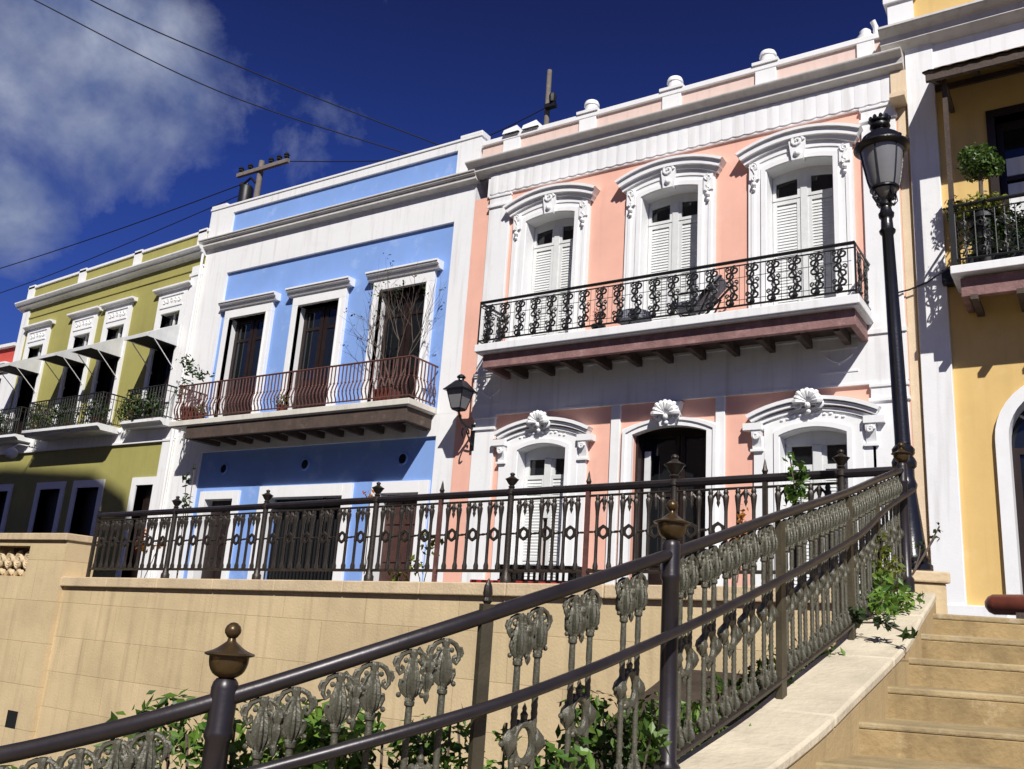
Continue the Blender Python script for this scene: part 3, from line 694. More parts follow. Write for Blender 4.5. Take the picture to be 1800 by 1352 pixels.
for a, b in ((-30.9, -30.0), (-34, -33)):
    fin('door', MB().box(a, b, .25, .3, .2, 3.0).box(a+.1, b-.1, .22, .25, .5, 2.7), BROWN, rh, smooth=False)
fin('balcony', MB().box(-33.8, -29.5, -.5, .05, 4.5, 4.62), WHITE, rh, smooth=False)

# ------------------------------------------------------------------ yellow house at the right
yh = house('yellow_house', 2.0, 'ochre yellow house with white corner pilaster, arched door and shaded wooden balcony')
UX = [(-.98, .2), (1.6, 2.8), (4.2, 5.4)]
ops = [(a, b, 5.72, 8.6) for a, b in UX]
mb = wallface(MB(), -2.30, 7.5, 4.3, 10.3, ops, .05, .35)
AC = (-.36, 3.4)
ops = []
for c in AC:
    ops.append((c-.765, c+.765, .33, 3.27))
    for k in range(7):
        h0 = math.sqrt(max(0, .76**2-(.12*k)**2))+.005
        if k < 6: ops.append((c-h0, c+h0, 3.27+.12*k, 3.27+.12*(k+1)))
        else: ops.append((c-h0, c+h0, 3.27+.72, 4.06))
wallface(mb, -2.30, 7.5, .2, 4.3, ops, .05, .30, False)
fin('wall', mb, YELLOW, yh, smooth=False)
fin('side_wall', MB().box(-2.22, 7.5, .6, 9, .2, 10.6), TAN, yh, smooth=False)
fin('roof', MB().box(-2.2, 7.45, .6, 9, 10.603, 10.65), ROOF, yh, smooth=False)
fin('corner_strip', MB().box(-2.44, -2.30, .02, .4, .2, 9.9), TAN, yh, smooth=False)
fin('pilaster', MB().box(-2.26, -1.82, -.05, .06, .2, 10.25), WHITE, yh, smooth=False, bevel=.01)
fin('frieze', MB().box(-1.82, 7.5, -.01, .06, 9.75, 10.25), WHITE, yh, smooth=False)
fin('plinth', MB().box(-2.26, -1.30, -.075, .06, .2, .84), WHITE, yh, smooth=False, bevel=.01)
cornice(yh, -2.62, 7.6, [(.03, 10.20), (.22, 10.30), (.22, 10.335), (.235, 10.42), (.38, 10.50), (.40, 10.52), (.40, 10.56)], 10.19, CORN)
fin('parapet', MB().box(-2.1, 7.5, -.02, .3, 10.6, 11.3), YELLOW, yh, smooth=False)
fin('parapet_pillar', MB().box(-2.5, -2.08, -.08, .32, 10.6, 11.2).box(-2.56, -2.02, -.13, .34, 11.2, 11.3), WHITE, yh, smooth=False)
fin('gutter_bracket', MB().prism_x([(.0, 9.15), (-.3, 9.2), (-.3, 9.28), (-.12, 9.34), (-.1, 9.8), (-.0, 9.85)], -2.50, -2.26), TAN, yh, smooth=False)
for c in AC:
    t = [pi*k/20 for k in range(21)]
    i = [(c-.76, .33)] + [(c-.76*cos(a), 3.27+.76*sin(a)) for a in t] + [(c+.76, .33)]
    o = [(c-.94, .33)] + [(c-.94*cos(a), 3.27+.94*sin(a)) for a in t] + [(c+.94, .33)]
    dr = fin('door', MB().band(i, o, -.02, .4), WHITE2, yh)
    mb = MB()
    for a, b in ((c-.76, c-.01), (c+.01, c+.76)):
        mb.box(a, a+.1, .38, .43, .33, 3.2).box(b-.1, b, .38, .43, .33, 3.2)
        for za, zb in ((.33, .6), (1.3, 1.45), (3.1, 3.2)): mb.box(a+.1, b-.1, .385, .425, za, zb)
        mb.box(a+.1, b-.1, .40, .415, .6, 1.3)
    fin('door_leaf', mb, BROWN, dr, smooth=False)
    fin('pane', MB().box(c-.8, c+.8, .43, .44, .33, 4.1), PANE, dr, smooth=False)
    mb = MB()
    for rr in (.25, .52): mb.tube([(c-rr*cos(a), .40, 3.25+rr*sin(a)) for a in t], .02, 5)
    for a in (.2, .4, .6, .8): mb.tube([(c-.25*cos(a*pi), .40, 3.25+.25*sin(a*pi)), (c-.76*cos(a*pi), .40, 3.25+.76*sin(a*pi))], .02, 5)
    fin('fanlight', mb, SHUT, dr)
for a, b in UX:
    win = fin('balcony_door', MB().box(a-.12, a, .0, .3, 5.72, 8.72).box(b, b+.12, .0, .3, 5.72, 8.72).box(a, b, .0, .3, 8.6, 8.72), BROWN, yh, smooth=False)
    mb = MB()
    m_ = (a+b)/2
    for p0, p1 in ((a, m_-.01), (m_+.01, b)):
        mb.box(p0, p0+.09, .28, .33, 5.72, 8.6).box(p1-.09, p1, .28, .33, 5.72, 8.6)
        for za, zb in ((5.72, 5.95), (6.7, 6.8), (7.55, 7.62), (8.45, 8.6)): mb.box(p0+.09, p1-.09, .285, .325, za, zb)
    fin('door_leaf', mb, BROWN, win, smooth=False)
    fin('pane', MB().box(a, b, .335, .345, 5.72, 8.6), PANE, win, smooth=False)
    fin('blind', MB().box(a+.1, a+.42, .30, .334, 6.82, 7.5).box(a+.1, a+.42, .30, .334, 7.64, 7.95), WHITE, win, smooth=False)
bal = fin('balcony', MB().box(-1.66, 7.4, -.88, .05, 5.63, 5.76), WHITE, yh, smooth=False, bevel=.01)
fin('fascia_beam', MB().box(-1.55, 7.3, -.72, -.62, 5.30, 5.60).box(-1.55, -1.45, -.62, .04, 5.30, 5.60), WOOD, bal, smooth=False, bevel=.01)
for k in range(13): fin('joist', MB().box(-1.42+k*.6, -1.32+k*.6, -.80, .04, 5.22, 5.297), WOODG, bal, smooth=False)
mb = MB(); xl, xr, yb = -1.60, 7.3, -.83
for z, r in ((6.74, .03), (5.86, .016), (6.62, .012)): mb.tube([(xl, .04, z), (xl, yb, z), (xr, yb, z), (xr, .04, z)], r, 6)
mb.box(xl-.035, xl+.035, yb-.035, yb+.035, 5.76, 6.85)
rail = fin('balcony_railing', mb, IRON, yh)
mb = MB()
for d in (1, -1):
    mb.tube(list(reversed(spiral((-.05*d, 0, 6.42 if d > 0 else 6.05), .08, 1.3, pi/2, -d))) + spiral((.05*d, 0, 6.2 if d > 0 else 5.98), .08, 1.3, -pi/2, -d), .012, 5)
mb.tube([(-.13, 0, 5.86), (-.13, 0, 6.62)], .01, 5); mb.tube([(0, 0, 5.86), (0, 0, 6.62)], .008, 5)
s0 = fin('scroll_panel', mb, IRON, rail)
for k in range(36):
    o = s0 if k == 0 else s0.copy()
    if k: COL.objects.link(o)
    if k < 33: o.location = (xl+.17+k*.27, yb, 0)
    else: o.location = (xl, yb+.2+(k-33)*.25, 0); o.rotation_euler = (0, 0, pi/2)
mb = MB(); n = 90
i = mb.pts([(-1.86+k*.1, -1.10, 9.02+.018*(k % 2)) for k in range(n)] + [(-1.86+k*.1, .05, 9.60+.018*(k % 2)) for k in range(n)])
mb.f += [(i+k, i+k+1, i+n+k+1, i+n+k) for k in range(n-1)]
i = mb.pts([(-1.86+k*.1, -1.10, 8.99+.018*(k % 2)) for k in range(n)] + [(-1.86+k*.1, .05, 9.57+.018*(k % 2)) for k in range(n)])
mb.f += [(i+k, i+n+k, i+n+k+1, i+k+1) for k in range(n-1)]
mb.quad((-1.86, -1.1, 8.99), (-1.86, .05, 9.57), (-1.86, .05, 9.60), (-1.86, -1.1, 9.02))
can = fin('canopy', mb, WOODG, yh, smooth=False)
mb = MB().box(-1.82, 7.0, -1.07, -1.0, 8.86, 8.975).box(-1.82, 7.0, .0, .05, 9.3, 9.4)
for k in range(15): mb.prism_x([(-1.0, 8.90), (-1.0, 8.99), (.0, 9.50), (.0, 9.41)], -1.80+k*.6, -1.73+k*.6)
fin('canopy_frame', mb, WOODG, can, smooth=False)
fin('canopy_post', MB().box(-1.62, -1.55, -.86, -.79, 6.85, 9.0).box(-1.62, -1.55, -.79, .05, 8.85, 8.93), WOODG, can, smooth=False)

# ------------------------------------------------------------------ ground
def sheet(name, poly, z, m):
    mb = MB(); i = mb.pts([(x, y, z) for x, y in poly]); mb.f.append(tuple(range(i, i+len(poly))))
    return tag(fin(name, mb, m, None, smooth=False), kind='structure')
sheet('ground', [(-900, -900), (900, -900), (900, 900), (-900, 900)], -3.2, PLAZA)
zs = .33
st = MB().box(-60, 12, -6.2, .5, -1.0, .28)
st.prism_z([(-1.42, -6.2), (-1.42, -7.6), tuple(cl(3.05, 6.7).xy), tuple(cl(9.6, 5.3).xy), (12, -6.2)], -1.0, .2795)
tag(fin('street', st, COBBLE, None, smooth=False), kind='structure')
tag(fin('pavement', MB().box(-60, 12, -1.5, .5, .10, .33), mat('grey_pavement', (.11, .108, .105), .85, .15, 2, .2, 30), None, smooth=False), kind='structure')

# ------------------------------------------------------------------ retaining wall with coping, pier and pierced panel
wall = thing('retaining_wall', (-8, -6.4, -3.2), 'tan stone retaining wall below the upper street with pale coping', 'wall')
ct = lambda x: .38+(x+13.57)*.0172       # coping front top height
x0, x1 = -13.58, -1.95
fin('wall_face', MB().prism([(x0, -3.3), (x1, -3.3), (x1, ct(x1)-.14), (x0, ct(x0)-.14)], -6.60, -6.2), STONE, wall, smooth=False)
n = 10
for k in range(n):
    a = x0+(x1-x0)*k/n; b = x0+(x1-x0)*(k+1)/n-.006
    fin('coping_stone', MB().prism([(a, ct(a)-.138), (b, ct(b)-.138), (b, ct(b)), (a, ct(a))], -6.66, -6.14), CAP, wall, smooth=False, bevel=.012)
fin('return_wall', MB().prism_z([(-1.95, -6.6), (-1.95, -6.2), (-1.42, -6.2), (-1.25, -7.3), (-1.55, -7.4)], -3.3, .50), STONE, wall, smooth=False)
pi0 = fin('pier', MB().box(-14.55, -13.57, -6.68, -6.15, -3.3, .93), PIER, wall, smooth=False)
fin('pier_cap', MB().box(-17.2, -13.54, -6.73, -6.12, .932, 1.04), CAP, wall, smooth=False, bevel=.012)
fin('side_wall', MB().box(-40, -14.553, -6.68, -6.15, -3.3, .36).box(-40, -15.7, -6.68, -6.15, .36, .93).box(-15.7, -14.553, -6.68, -6.15, .84, .93), PIER, wall, smooth=False)
fin('dark_backing', MB().box(-15.7, -14.56, -6.3, -6.28, .36, .84), WOODG, wall, smooth=False)
mb = MB()
for k in range(4):
    x = -15.55+k*.27
    for d in (1, -1):
        mb.tube(spiral((x, -6.55, .62), .13, 1.4, pi/2 if d > 0 else -pi/2, d), .035, 6)
    mb.ball((x+.13, -6.55, .62), .06, 8); mb.ball((x+.13, -6.55, .42), .05, 8)
    mb.tube([(x-.05, -6.55, .38), (x+.05, -6.55, .45), (x+.17, -6.55, .38)], .035, 6)
fin('pierced_panel', mb, CAP, wall)
v = fin('vent_hole', MB().box(-14.25, -13.98, -6.686, -6.6, -1.86, -1.62), DARK, wall, smooth=False)

# ------------------------------------------------------------------ fence on the coping
fence = thing('iron_fence', (-7.6, -6.38, .45), 'brown iron fence with diamond balusters along the stone coping above the plaza', 'fence')
fy = -6.40
fb = lambda x: .46+.0175*(x+13.3); ft = lambda x: 1.35+.0240*(x+13.3)
xa, xb = -13.30, -1.98
fin('top_rail', MB().tube([(xa, fy, ft(xa)), (xb, fy, ft(xb)), (-1.42, fy, ft(-1.42))], .042, 8), HANDRAIL, fence)
fin('sub_rail', MB().tube([(xa, fy, ft(xa)-.085), (xb, fy, ft(xb)-.085)], .014, 6), BRONZE, fence)
fin('bottom_rail', MB().tube([(xa, fy, fb(xa)+.07), (xb, fy, fb(xb)+.07), (-1.42, fy, fb(-1.42)+.07)], .020, 6), BRONZE, fence)
def urn_prof(z, s=1.): return [(.03*s, z), (.045*s, z+.02*s), (.028*s, z+.035*s), (.05*s, z+.06*s), (.075*s, z+.10*s), (.09*s, z+.115*s), (.06*s, z+.13*s), (.03*s, z+.15*s), (.022*s, z+.16*s), (.032*s, z+.175*s), (.03*s, z+.19*s), (.0, z+.205*s)]
for x in (-11.45, -9.56, -7.6, -5.62, -3.66, -2.02):
    b, t = fb(x), ft(x)
    big = x == -3.66
    po = fin('newel_post', MB().lathe([(.06, b-.06), (.06, b), (.045, b+.02), (.036, b+.1), (.036, t-.03), (.05, t-.02), (.05, t+.03), (.034, t+.045)], (x, fy, 0), 12), BRONZE, fence)
    fin('urn', MB().lathe(urn_prof(t+.045, 1.25 if big else .9), (x, fy, 0), 12), BRONZE, po)
for x in (-13.3, -6.6, -4.64, -2.73):
    b, t = fb(x), ft(x)
    po = fin('bar_post', MB().box(x-.022, x+.022, fy-.022, fy+.022, b-.08, t+.04), RUST if x in (-6.6, -4.64) else BRONZE, fence, smooth=False)
    fin('spear_tip', MB().lathe([(.02, t+.04), (.032, t+.07), (.02, t+.10), (.012, t+.15), (.0, t+.19)], (x, fy, 0), 8), BRONZE, po)
def fence_bar():
    mb = MB(); h = .80
    mb.lathe([(.018, .0), (.028, .01), (.030, .05), (.020, .09), (.0185, .14), (.0185, .36), (.022, .38), (.0185, .40), (.0185, h-.22), (.022, h-.17), (.030, h-.11), (.033, h-.07), (.022, h-.05), (.028, h-.03), (.018, h)], (0, 0, 0), 8)
    return mb
proto = {}
sc = 12; bars = []
posts = sorted((-13.3, -11.45, -9.56, -7.6, -6.6, -5.62, -4.64, -3.66, -2.73, -2.02))
xs_pairs = []
for a, b in zip(posts, posts[1:]):
    npair = max(2, round((b-a-.06)/.30))
    for k in range(npair): xs_pairs.append(a+.05+(b-a-.1)*(k+.5)/npair)
def diamond():
    mb = MB(); n = 24; inn = []; out = []
    for t in range(n+1):
        a = 2*pi*t/n; k = .078/(abs(cos(a))*.66+abs(sin(a)))
        out.append((k*cos(a), .40+k*sin(a))); inn.append((.037*cos(a), .40+.040*sin(a)))
    mb.band(inn, out, -.013, .013)
    mb.tube([(-.16, 0, .40), (-.12, 0, .40)], .012, 5); mb.tube([(.12, 0, .40), (.16, 0, .40)], .012, 5)
    return mb
def pend():
    mb = MB().lathe([(.008, .80), (.02, .78), (.028, .74), (.014, .69), (.02, .67), (.0, .62)], (0, 0, 0), 8)
    mb.tube([(-.078, 0, .69), (-.045, 0, .735), (-.015, 0, .765), (0, 0, .79), (.015, 0, .765), (.045, 0, .735), (.078, 0, .69)], .013, 5)
    return mb
first = None; dfirst = None; pfirst = None
for q, x in enumerate(xs_pairs):
    for s in (-.078, .078):
        if first is None: o = first = fin('baluster', fence_bar(), BRONZE, fence)
        else: o = first.copy(); COL.objects.link(o)
        z0 = fb(x+s)+.075; o.location = (x+s, fy, z0); o.scale = (1, 1, (ft(x)-.09-z0)/.80)
    if dfirst is None: o = dfirst = fin('ring', diamond(), BRONZE, fence)
    else: o = dfirst.copy(); COL.objects.link(o)
    o.location = (x, fy, fb(x)+.075)
    if q < 60:
        if pfirst is None: o = pfirst = fin('pendant', pend(), BRONZE, fence)
        else: o = pfirst.copy(); COL.objects.link(o)
        o.location = (x, fy, ft(x)-.09-.80)

# ------------------------------------------------------------------ stairs with the curved curb
RP = [(-3.0, 2.44), (-1.66, 2.355), (-1.14, 2.37), (-.706, 2.41), (.14, 2.73), (.92, 3.53), (1.371, 4.06), (1.722, 4.5), (2.045, 4.94), (2.353, 5.38), (2.63, 5.82), (2.915, 6.26), (3.05, 6.5)]
RZ = [-1.72, -1.34, -1.21, -1.07, -.79, -.50, -.335, -.178, -.045, .085, .24, .39, .45]
def interp(d):
    P_ = [(-3.0, 2.2)]+RP[3:]
    for (l0, d0), (l1, d1) in zip(P_, P_[1:]):
        if d0 <= d <= d1:
            return l0+(l1-l0)*(d-d0)/(d1-d0), 0
    return (-3.0, 0) if d < 2.2 else (RP[-1][0], 0)
stairs = thing('stone_staircase', tuple(cl(1.5, 4.0, -.4)), 'worn tan stone stairs climbing to the upper street beside a curved pale curb', 'stairs')
es = Vector((cos(rad(25)), sin(rad(25)), 0)); ns = Vector((-es.y, es.x, 0))
for k in range(20):
    d = 6.26-.44*k; z = .32-.15*k
    l, _ = interp(d); P = cl(l, d)
    A = P-es*.16; B = P+es*7.5; dep = .487+.06
    cuts = [0]; s = 0
    rr = random.Random(k)
    mbs = MB(); off = .016
    zb = z-.15-.12
    q = [A, B, B+ns*dep, A+ns*dep]
    i = mbs.pts([(v.x, v.y, zb) for v in q]+[(v.x, v.y, z-.035) for v in q])
    mbs.f += [tuple(i+a for a in f) for f in ((0,3,2,1),(4,5,6,7),(0,1,5,4),(1,2,6,5),(2,3,7,6),(3,0,4,7))]
    st_ = fin('step', mbs, STEP, stairs, smooth=False, bevel=.006)
    # tread slabs with a small nosing and open joints
    t0 = -.16; 
    while t0 < 7.4:
        t1 = min(7.5, t0+rr.uniform(1.5, 2.1))
        q = [P+es*t0-ns*.003, P+es*(t1-.004)-ns*.003, P+es*(t1-.006)+ns*dep, P+es*t0+ns*dep]
        m_ = MB(); dz = rr.uniform(-.006, .006)
        i = m_.pts([(v.x, v.y, z-.034) for v in q]+[(v.x, v.y, z+dz) for v in q])
        m_.f += [tuple(i+a for a in f) for f in ((0,3,2,1),(4,5,6,7),(0,1,5,4),(1,2,6,5),(2,3,7,6),(3,0,4,7))]
        fin('tread', m_, TREAD, st_, smooth=False, bevel=.009); t0 = t1
# curb: sampled along its curve
def smooth_path(n=64):
    out = []
    for k in range(n+1):
        u = k/n*(len(RP)-1); i = min(int(u), len(RP)-2); t = u-i
        def g(j): j = max(0, min(len(RP)-1, j)); return Vector((*RP[j], RZ[j]))
        p0, p1, p2, p3 = g(i-1), g(i), g(i+1), g(i+2)
        out.append(.5*((2*p1)+(p2-p0)*t+(2*p0-5*p1+4*p2-p3)*t*t+(3*p1-p0-3*p2+p3)*t**3))
    return out
SP = smooth_path()
def frame_at(k):
    a, b = SP[max(0, k-1)], SP[min(len(SP)-1, k+1)]; t = Vector((b.x-a.x, b.y-a.y)).normalized()
    return Vector((-t.y, t.x))            # towards the left of the walking line
def curbstrip(w0, w1, zt, zb, k0=0, k1=None, gap=0):
    mb = MB(); ks = list(range(k0, (k1 if k1 is not None else len(SP)-1)+1)); rows = []
    for k in ks:
        s = SP[k]; nrm = frame_at(k); a = Vector((s.x, s.y))+nrm*w0; b = Vector((s.x, s.y))+nrm*w1
        A, B = cl(a.x, a.y), cl(b.x, b.y)
        rows.append(mb.pts([(A.x, A.y, s.z+zt), (B.x, B.y, s.z+zt), (B.x, B.y, s.z+zb), (A.x, A.y, s.z+zb)]))
    for i, j in zip(rows, rows[1:]):
        mb.f += [(i+a, i+(a+1)%4, j+(a+1)%4, j+a) for a in range(4)]
    mb.f += [tuple(rows[0]+a for a in range(4)), tuple(rows[-1]+a for a in (3,2,1,0))]
    return mb
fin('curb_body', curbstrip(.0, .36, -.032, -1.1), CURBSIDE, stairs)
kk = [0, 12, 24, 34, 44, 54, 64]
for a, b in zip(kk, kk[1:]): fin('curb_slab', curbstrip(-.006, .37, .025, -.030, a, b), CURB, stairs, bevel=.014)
bed = curbstrip(.37, 1.5, -.32, -1.6); bed = curbstrip(.37, 1.9, -.62, -1.9); tag(fin('planting_bed', bed, SOIL, None), kind='structure')

# pedestal under the lamp
ped = thing('lamp_pedestal', tuple(cl(3.08, 7.0, .0)), 'square tan stone pedestal at the top of the stairs under the lamp post', 'pedestal')
pc = cl(3.07, 7.0)
def rbox(c, hx, hy, z0, z1, ax=None):
    ax = ax or es; ay = Vector((-ax.y, ax.x, 0)); mb = MB()
    q = [c-ax*hx-ay*hy, c+ax*hx-ay*hy, c+ax*hx+ay*hy, c-ax*hx+ay*hy]
    i = mb.pts([(v.x, v.y, z0) for v in q]+[(v.x, v.y, z1) for v in q])
    mb.f += [tuple(i+a for a in f) for f in ((0,3,2,1),(4,5,6,7),(0,1,5,4),(1,2,6,5),(2,3,7,6),(3,0,4,7))]
    return mb
fin('shaft', rbox(pc, .21, .25, -.6, .56), PIER, ped, smooth=False, bevel=.01)
fin('cap_stone', rbox(pc, .235, .275, .563, .645), CAP, ped, smooth=False, bevel=.012)

# ------------------------------------------------------------------ stair railing
rl = thing('stair_railing', tuple(cl(.6, 3.38, -.47)), 'dark bronze stair railing with urn newel posts and leafy cast balusters', 'railing')
# handrail centre line: (lateral, depth, z)
HR = [(-3.0, 2.75, -.88), (-1.662, 2.661, -.501), (-1.164, 2.674, -.368), (-.742, 2.711, -.229), (-.030, 2.979, .051), (.689, 3.735, .355), (1.376, 4.545, .659), (2.065, 5.492, .958), (2.581, 6.296, 1.205), (2.979, 6.755, 1.389)]
def hr(s, pts=HR):
    i = max(0, min(len(pts)-2, int(s))); t = s-i
    g = lambda j: Vector(pts[max(0, min(len(pts)-1, j))])
    p0, p1, p2, p3 = g(i-1), g(i), g(i+1), g(i+2)
    v = .5*((2*p1)+(p2-p0)*t+(2*p0-5*p1+4*p2-p3)*t*t+(3*p1-p0-3*p2+p3)*t**3)
    return cl(v.x, v.y, v.z)
SN = len(HR)-1
def dirn(s):
    d = hr(min(SN, s+.03))-hr(max(0, s-.03)); d.z = 0; return d.normalized()
path = [hr(SN*k/60) for k in range(61)]
fin('handrail', MB().tube(path, .0240, 14), HANDRAIL, rl)
H = .84
def base_z(s): return hr(s).z-H+.05
bp = [hr(SN*k/60)-Vector((0, 0, H-.06)) for k in range(61)]
fin('base_rail', MB().tube(bp, .018, 8), BRONZE, rl)
# lower grab rail, carried on the stair side of the posts
LR = [(3.0, -.21), (3.25, -.222), (4.0, -.265), (4.5, -.28), (5.0, -.29), (6.0, -.285), (7.0, -.26), (8.0, -.20), (9.0, -.158)]
def lowrail(s):
    for (a, za), (b, zb) in zip(LR, LR[1:]):
        if a <= s <= b: dz = za+(zb-za)*(s-a)/(b-a); break
    else: dz = LR[0][1] if s < 3 else LR[-1][1]
    d = dirn(s); side = Vector((d.y, -d.x, 0))
    return hr(s)+side*.065+Vector((0, 0, dz))
fin('lower_handrail', MB().tube([lowrail(3+6*k/44) for k in range(45)], .0185, 10), HANDRAIL, rl)
def newel(s, scale=1.):
    c = hr(s); zb = c.z-H-.06; mb = MB()
    t = c.z+.055
    mb.lathe([(.052, zb), (.052, zb+.10), (.036, zb+.12), (.034, c.z-.11), (.040, c.z-.10), (.040, c.z-.085), (.036, c.z-.075), (.038, c.z+.03), (.034, t-.01), (.026, t)], (c.x, c.y, 0), 16)
    po = fin('newel_post', mb, HANDRAIL, rl)
    u = [(.018, t-.002), (.021, t+.002), (.030, t+.006), (.038, t+.012), (.044, t+.020), (.048, t+.029), (.0505, t+.039), (.0515, t+.050), (.0515, t+.055), (.057, t+.056), (.063, t+.058), (.0655, t+.061), (.063, t+.064), (.054, t+.067), (.044, t+.071), (.035, t+.076), (.027, t+.082), (.018, t+.089), (.012, t+.094), (.010, t+.102), (.014, t+.105), (.0205, t+.115), (.0215, t+.123), (.018, t+.133), (.009, t+.141), (.0, t+.143)]
    fin('urn', MB().lathe([(r*scale, t+(z-t)*scale) for r, z in u], (c.x, c.y, 0), 24), GOLD, po)
newel(3.0, 1.07); newel(5.0, 1.15); newel(1.0)
def barpost(s, w=.022, tip=True):
    c = hr(s); d = dirn(s); mb = MB()
    e = Vector((-d.y, d.x, 0)); zb = c.z-H-.06; zt = c.z+(.035 if tip else -.03)
    q = [c-d*w-e*w*.5, c+d*w-e*w*.5, c+d*w+e*w*.5, c-d*w+e*w*.5]
    i = mb.pts([(v.x, v.y, zb) for v in q]+[(v.x, v.y, zt) for v in q])
    mb.f += [tuple(i+a for a in f) for f in ((0,3,2,1),(4,5,6,7),(0,1,5,4),(1,2,6,5),(2,3,7,6),(3,0,4,7))]
    po = fin('bar_post', mb, OLIVE, rl, smooth=False)
    if tip: fin('spear_tip', MB().lathe([(.010, zt), (.017, zt+.01), (.012, zt+.02), (.016, zt+.032), (.013, zt+.055), (.004, zt+.075), (.0, zt+.08)], (c.x, c.y, 0), 8), BRONZE, po)
barpost(4.0); barpost(6.0, .03, False); barpost(7.05, .03, False); barpost(8.0, .02, False); newel(8.9, 1.1)
# leafy cast baluster, built once around the origin: z from 0 (base rail) to 1 metre-free height Hb
Hb = H-.06-.05
def leafmod(a, z): return 1+.16*sin(5*a+z*90)*cos(z*170)+.10*sin(11*a-z*60)
def cast_baluster():
    mb = MB()
    rod = [(.013, .0), (.013, .05)]
    for k in range(40):
        z = .05+.46*k/39; rod.append((.0098+.0018*(k % 2), z))
    mb.lathe(rod + [(.0105, .585), (.016, .590), (.016, .600)], (0, 0, 0), 10)
    def bulge(z0, z1, r):
        n = 14; pr = []
        for k in range(n+1):
            t = k/n; pr.append((max(.011, r*(.42+.58*sin(pi*t**.8))), z0+(z1-z0)*t))
        mb.lathe(pr, (0, 0, 0), 20, leafmod)
    lobes = lambda a, z: 1+.20*cos(8*a)
    mb.lathe([(.0105, .598), (.014, .606), (.012, .612), (.017, .622), (.0225, .640), (.0235, .660), (.020, .685), (.0135, .705), (.011, .725)], (0, 0, 0), 32, lobes)
    mb.lathe([(.0135, .02), (.022, .03), (.024, .045), (.018, .065), (.0125, .085), (.015, .09), (.0105, .10)], (0, 0, 0), 32, lobes)
    for s in (-1, 1):
        # big C scroll springing from the stub, curling in under itself, with a leaf on its back
        mb.tube([(0, 0, .738), (s*.016, 0, .742), (s*.034, 0, .733), (s*.046, 0, .712), (s*.047, 0, .690), (s*.038, 0, .677), (s*.029, 0, .684), (s*.030, 0, .695), (s*.036, 0, .697)], [.006, .0075, .008, .0075, .007, .0065, .006, .006, .008], 7)
        mb.tube([(s*.040, 0, .724), (s*.052, 0, .722), (s*.058, 0, .708), (s*.055, 0, .696)], [.006, .007, .006, .003], 6)
        mb.tube([(s*.012, 0, .615), (s*.026, 0, .628), (s*.034, 0, .646), (s*.033, 0, .660), (s*.026, 0, .658)], [.006, .007, .007, .006, .007], 6)
        mb.tube([(s*.010, 0, .03), (s*.026, 0, .036), (s*.034, 0, .054), (s*.030, 0, .068), (s*.024, 0, .062)], [.006, .0075, .007, .006, .006], 6)
        mb.tube([(0, s*.014, .612), (0, s*.030, .635), (0, s*.032, .668), (0, s*.024, .70)], [.005, .0075, .007, .004], 6)
        mb.ball((s*.036, 0, .618), .008, 7); mb.ball((s*.022, 0, .716), .008, 7)
    mb.lathe([(.010, .722), (.014, .734), (.014, .744), (.012, .750), (.012, Hb+.02)], (0, 0, 0), 8)
    return fin('baluster', mb, CAST, rl)
def medallion(w):
    mb = MB(); c = .34
    mb.tube([(.044*cos(t*pi/9), 0, c+.058*sin(t*pi/9)) for t in range(18)], .0135, 7, closed=True)
    for t in range(12):
        a = t*pi/6; mb.ball((.053*cos(a), 0, c+.068*sin(a)), .0125, 6)
    mb.lathe([(.0, -.018), (.011, -.004), (.013, .008), (.006, .018), (.008, .026), (.0, .044)], (0, 0, c+.078), 8)
    mb.lathe([(.0, .016), (.010, .004), (.009, -.01), (.0, -.028)], (0, 0, c-.074), 8)
    for s in (-1, 1):
        mb.lathe([(.0, -.045), (.020, -.02), (.024, .0), (.020, .02), (.0, .045)], (s*.062, 0, c), 14, leafmod); mb.ball((s*.092, 0, c), .010, 6)
    return fin('medallion', mb, CAST, rl)
def drop():
    mb = MB().lathe([(.0, .575), (.006, .585), (.009, .597), (.006, .608), (.010, .618), (.017, .636), (.019, .652), (.013, .664), (.015, .670), (.022, .684), (.018, .696), (.0, .704)], (0, 0, 0), 24, lambda a, z: 1+.16*cos(6*a))
    for s in (-1, 1):
        mb.tube([(s*.012, 0, .690), (s*.020, 0, .705), (s*.026, 0, .722), (s*.036, 0, .736)], [.007, .0075, .007, .005], 6); mb.ball((s*.022, 0, .692), .009, 7)
    return fin('pendant', mb, CAST, rl)
B0 = M0 = D0 = None
def put(o0, make, s, dz=0.):
    o = o0 or make()
    if o0: o = o0.copy(); COL.objects.link(o)
    c = hr(s); d = dirn(s)
    o.location = (c.x, c.y, c.z-H+.06+dz); o.rotation_euler = (0, 0, math.atan2(d.y, d.x))
    return o
pairs = []
for a, b, ts in ((2, 3, (.05, .52)), (3, 4, (.237, .52, .782)), (4, 5, (.198, .459, .741)), (5, 6, (.11, .30, .48, .66, .85)), (6, 7, (.10, .26, .42, .58, .74, .90)), (7, 8, (.18, .40, .62, .84)), (8, 9, (.12, .36, .60)), (1, 2, (.15, .58))):
    for t in ts: pairs.append((a, t))
for a, t in pairs:
    L = (hr(a+1)-hr(a)).length; hw = (.049 if a in (2, 3, 4) else .042)/L
    for s in (a+t-hw, a+t+hw):
        o = put(B0, cast_baluster, s); B0 = B0 or o
    o = put(M0, lambda: medallion(.08), a+t); M0 = M0 or o
for a, t in pairs:
    o = put(D0, drop, a+t); D0 = D0 or o

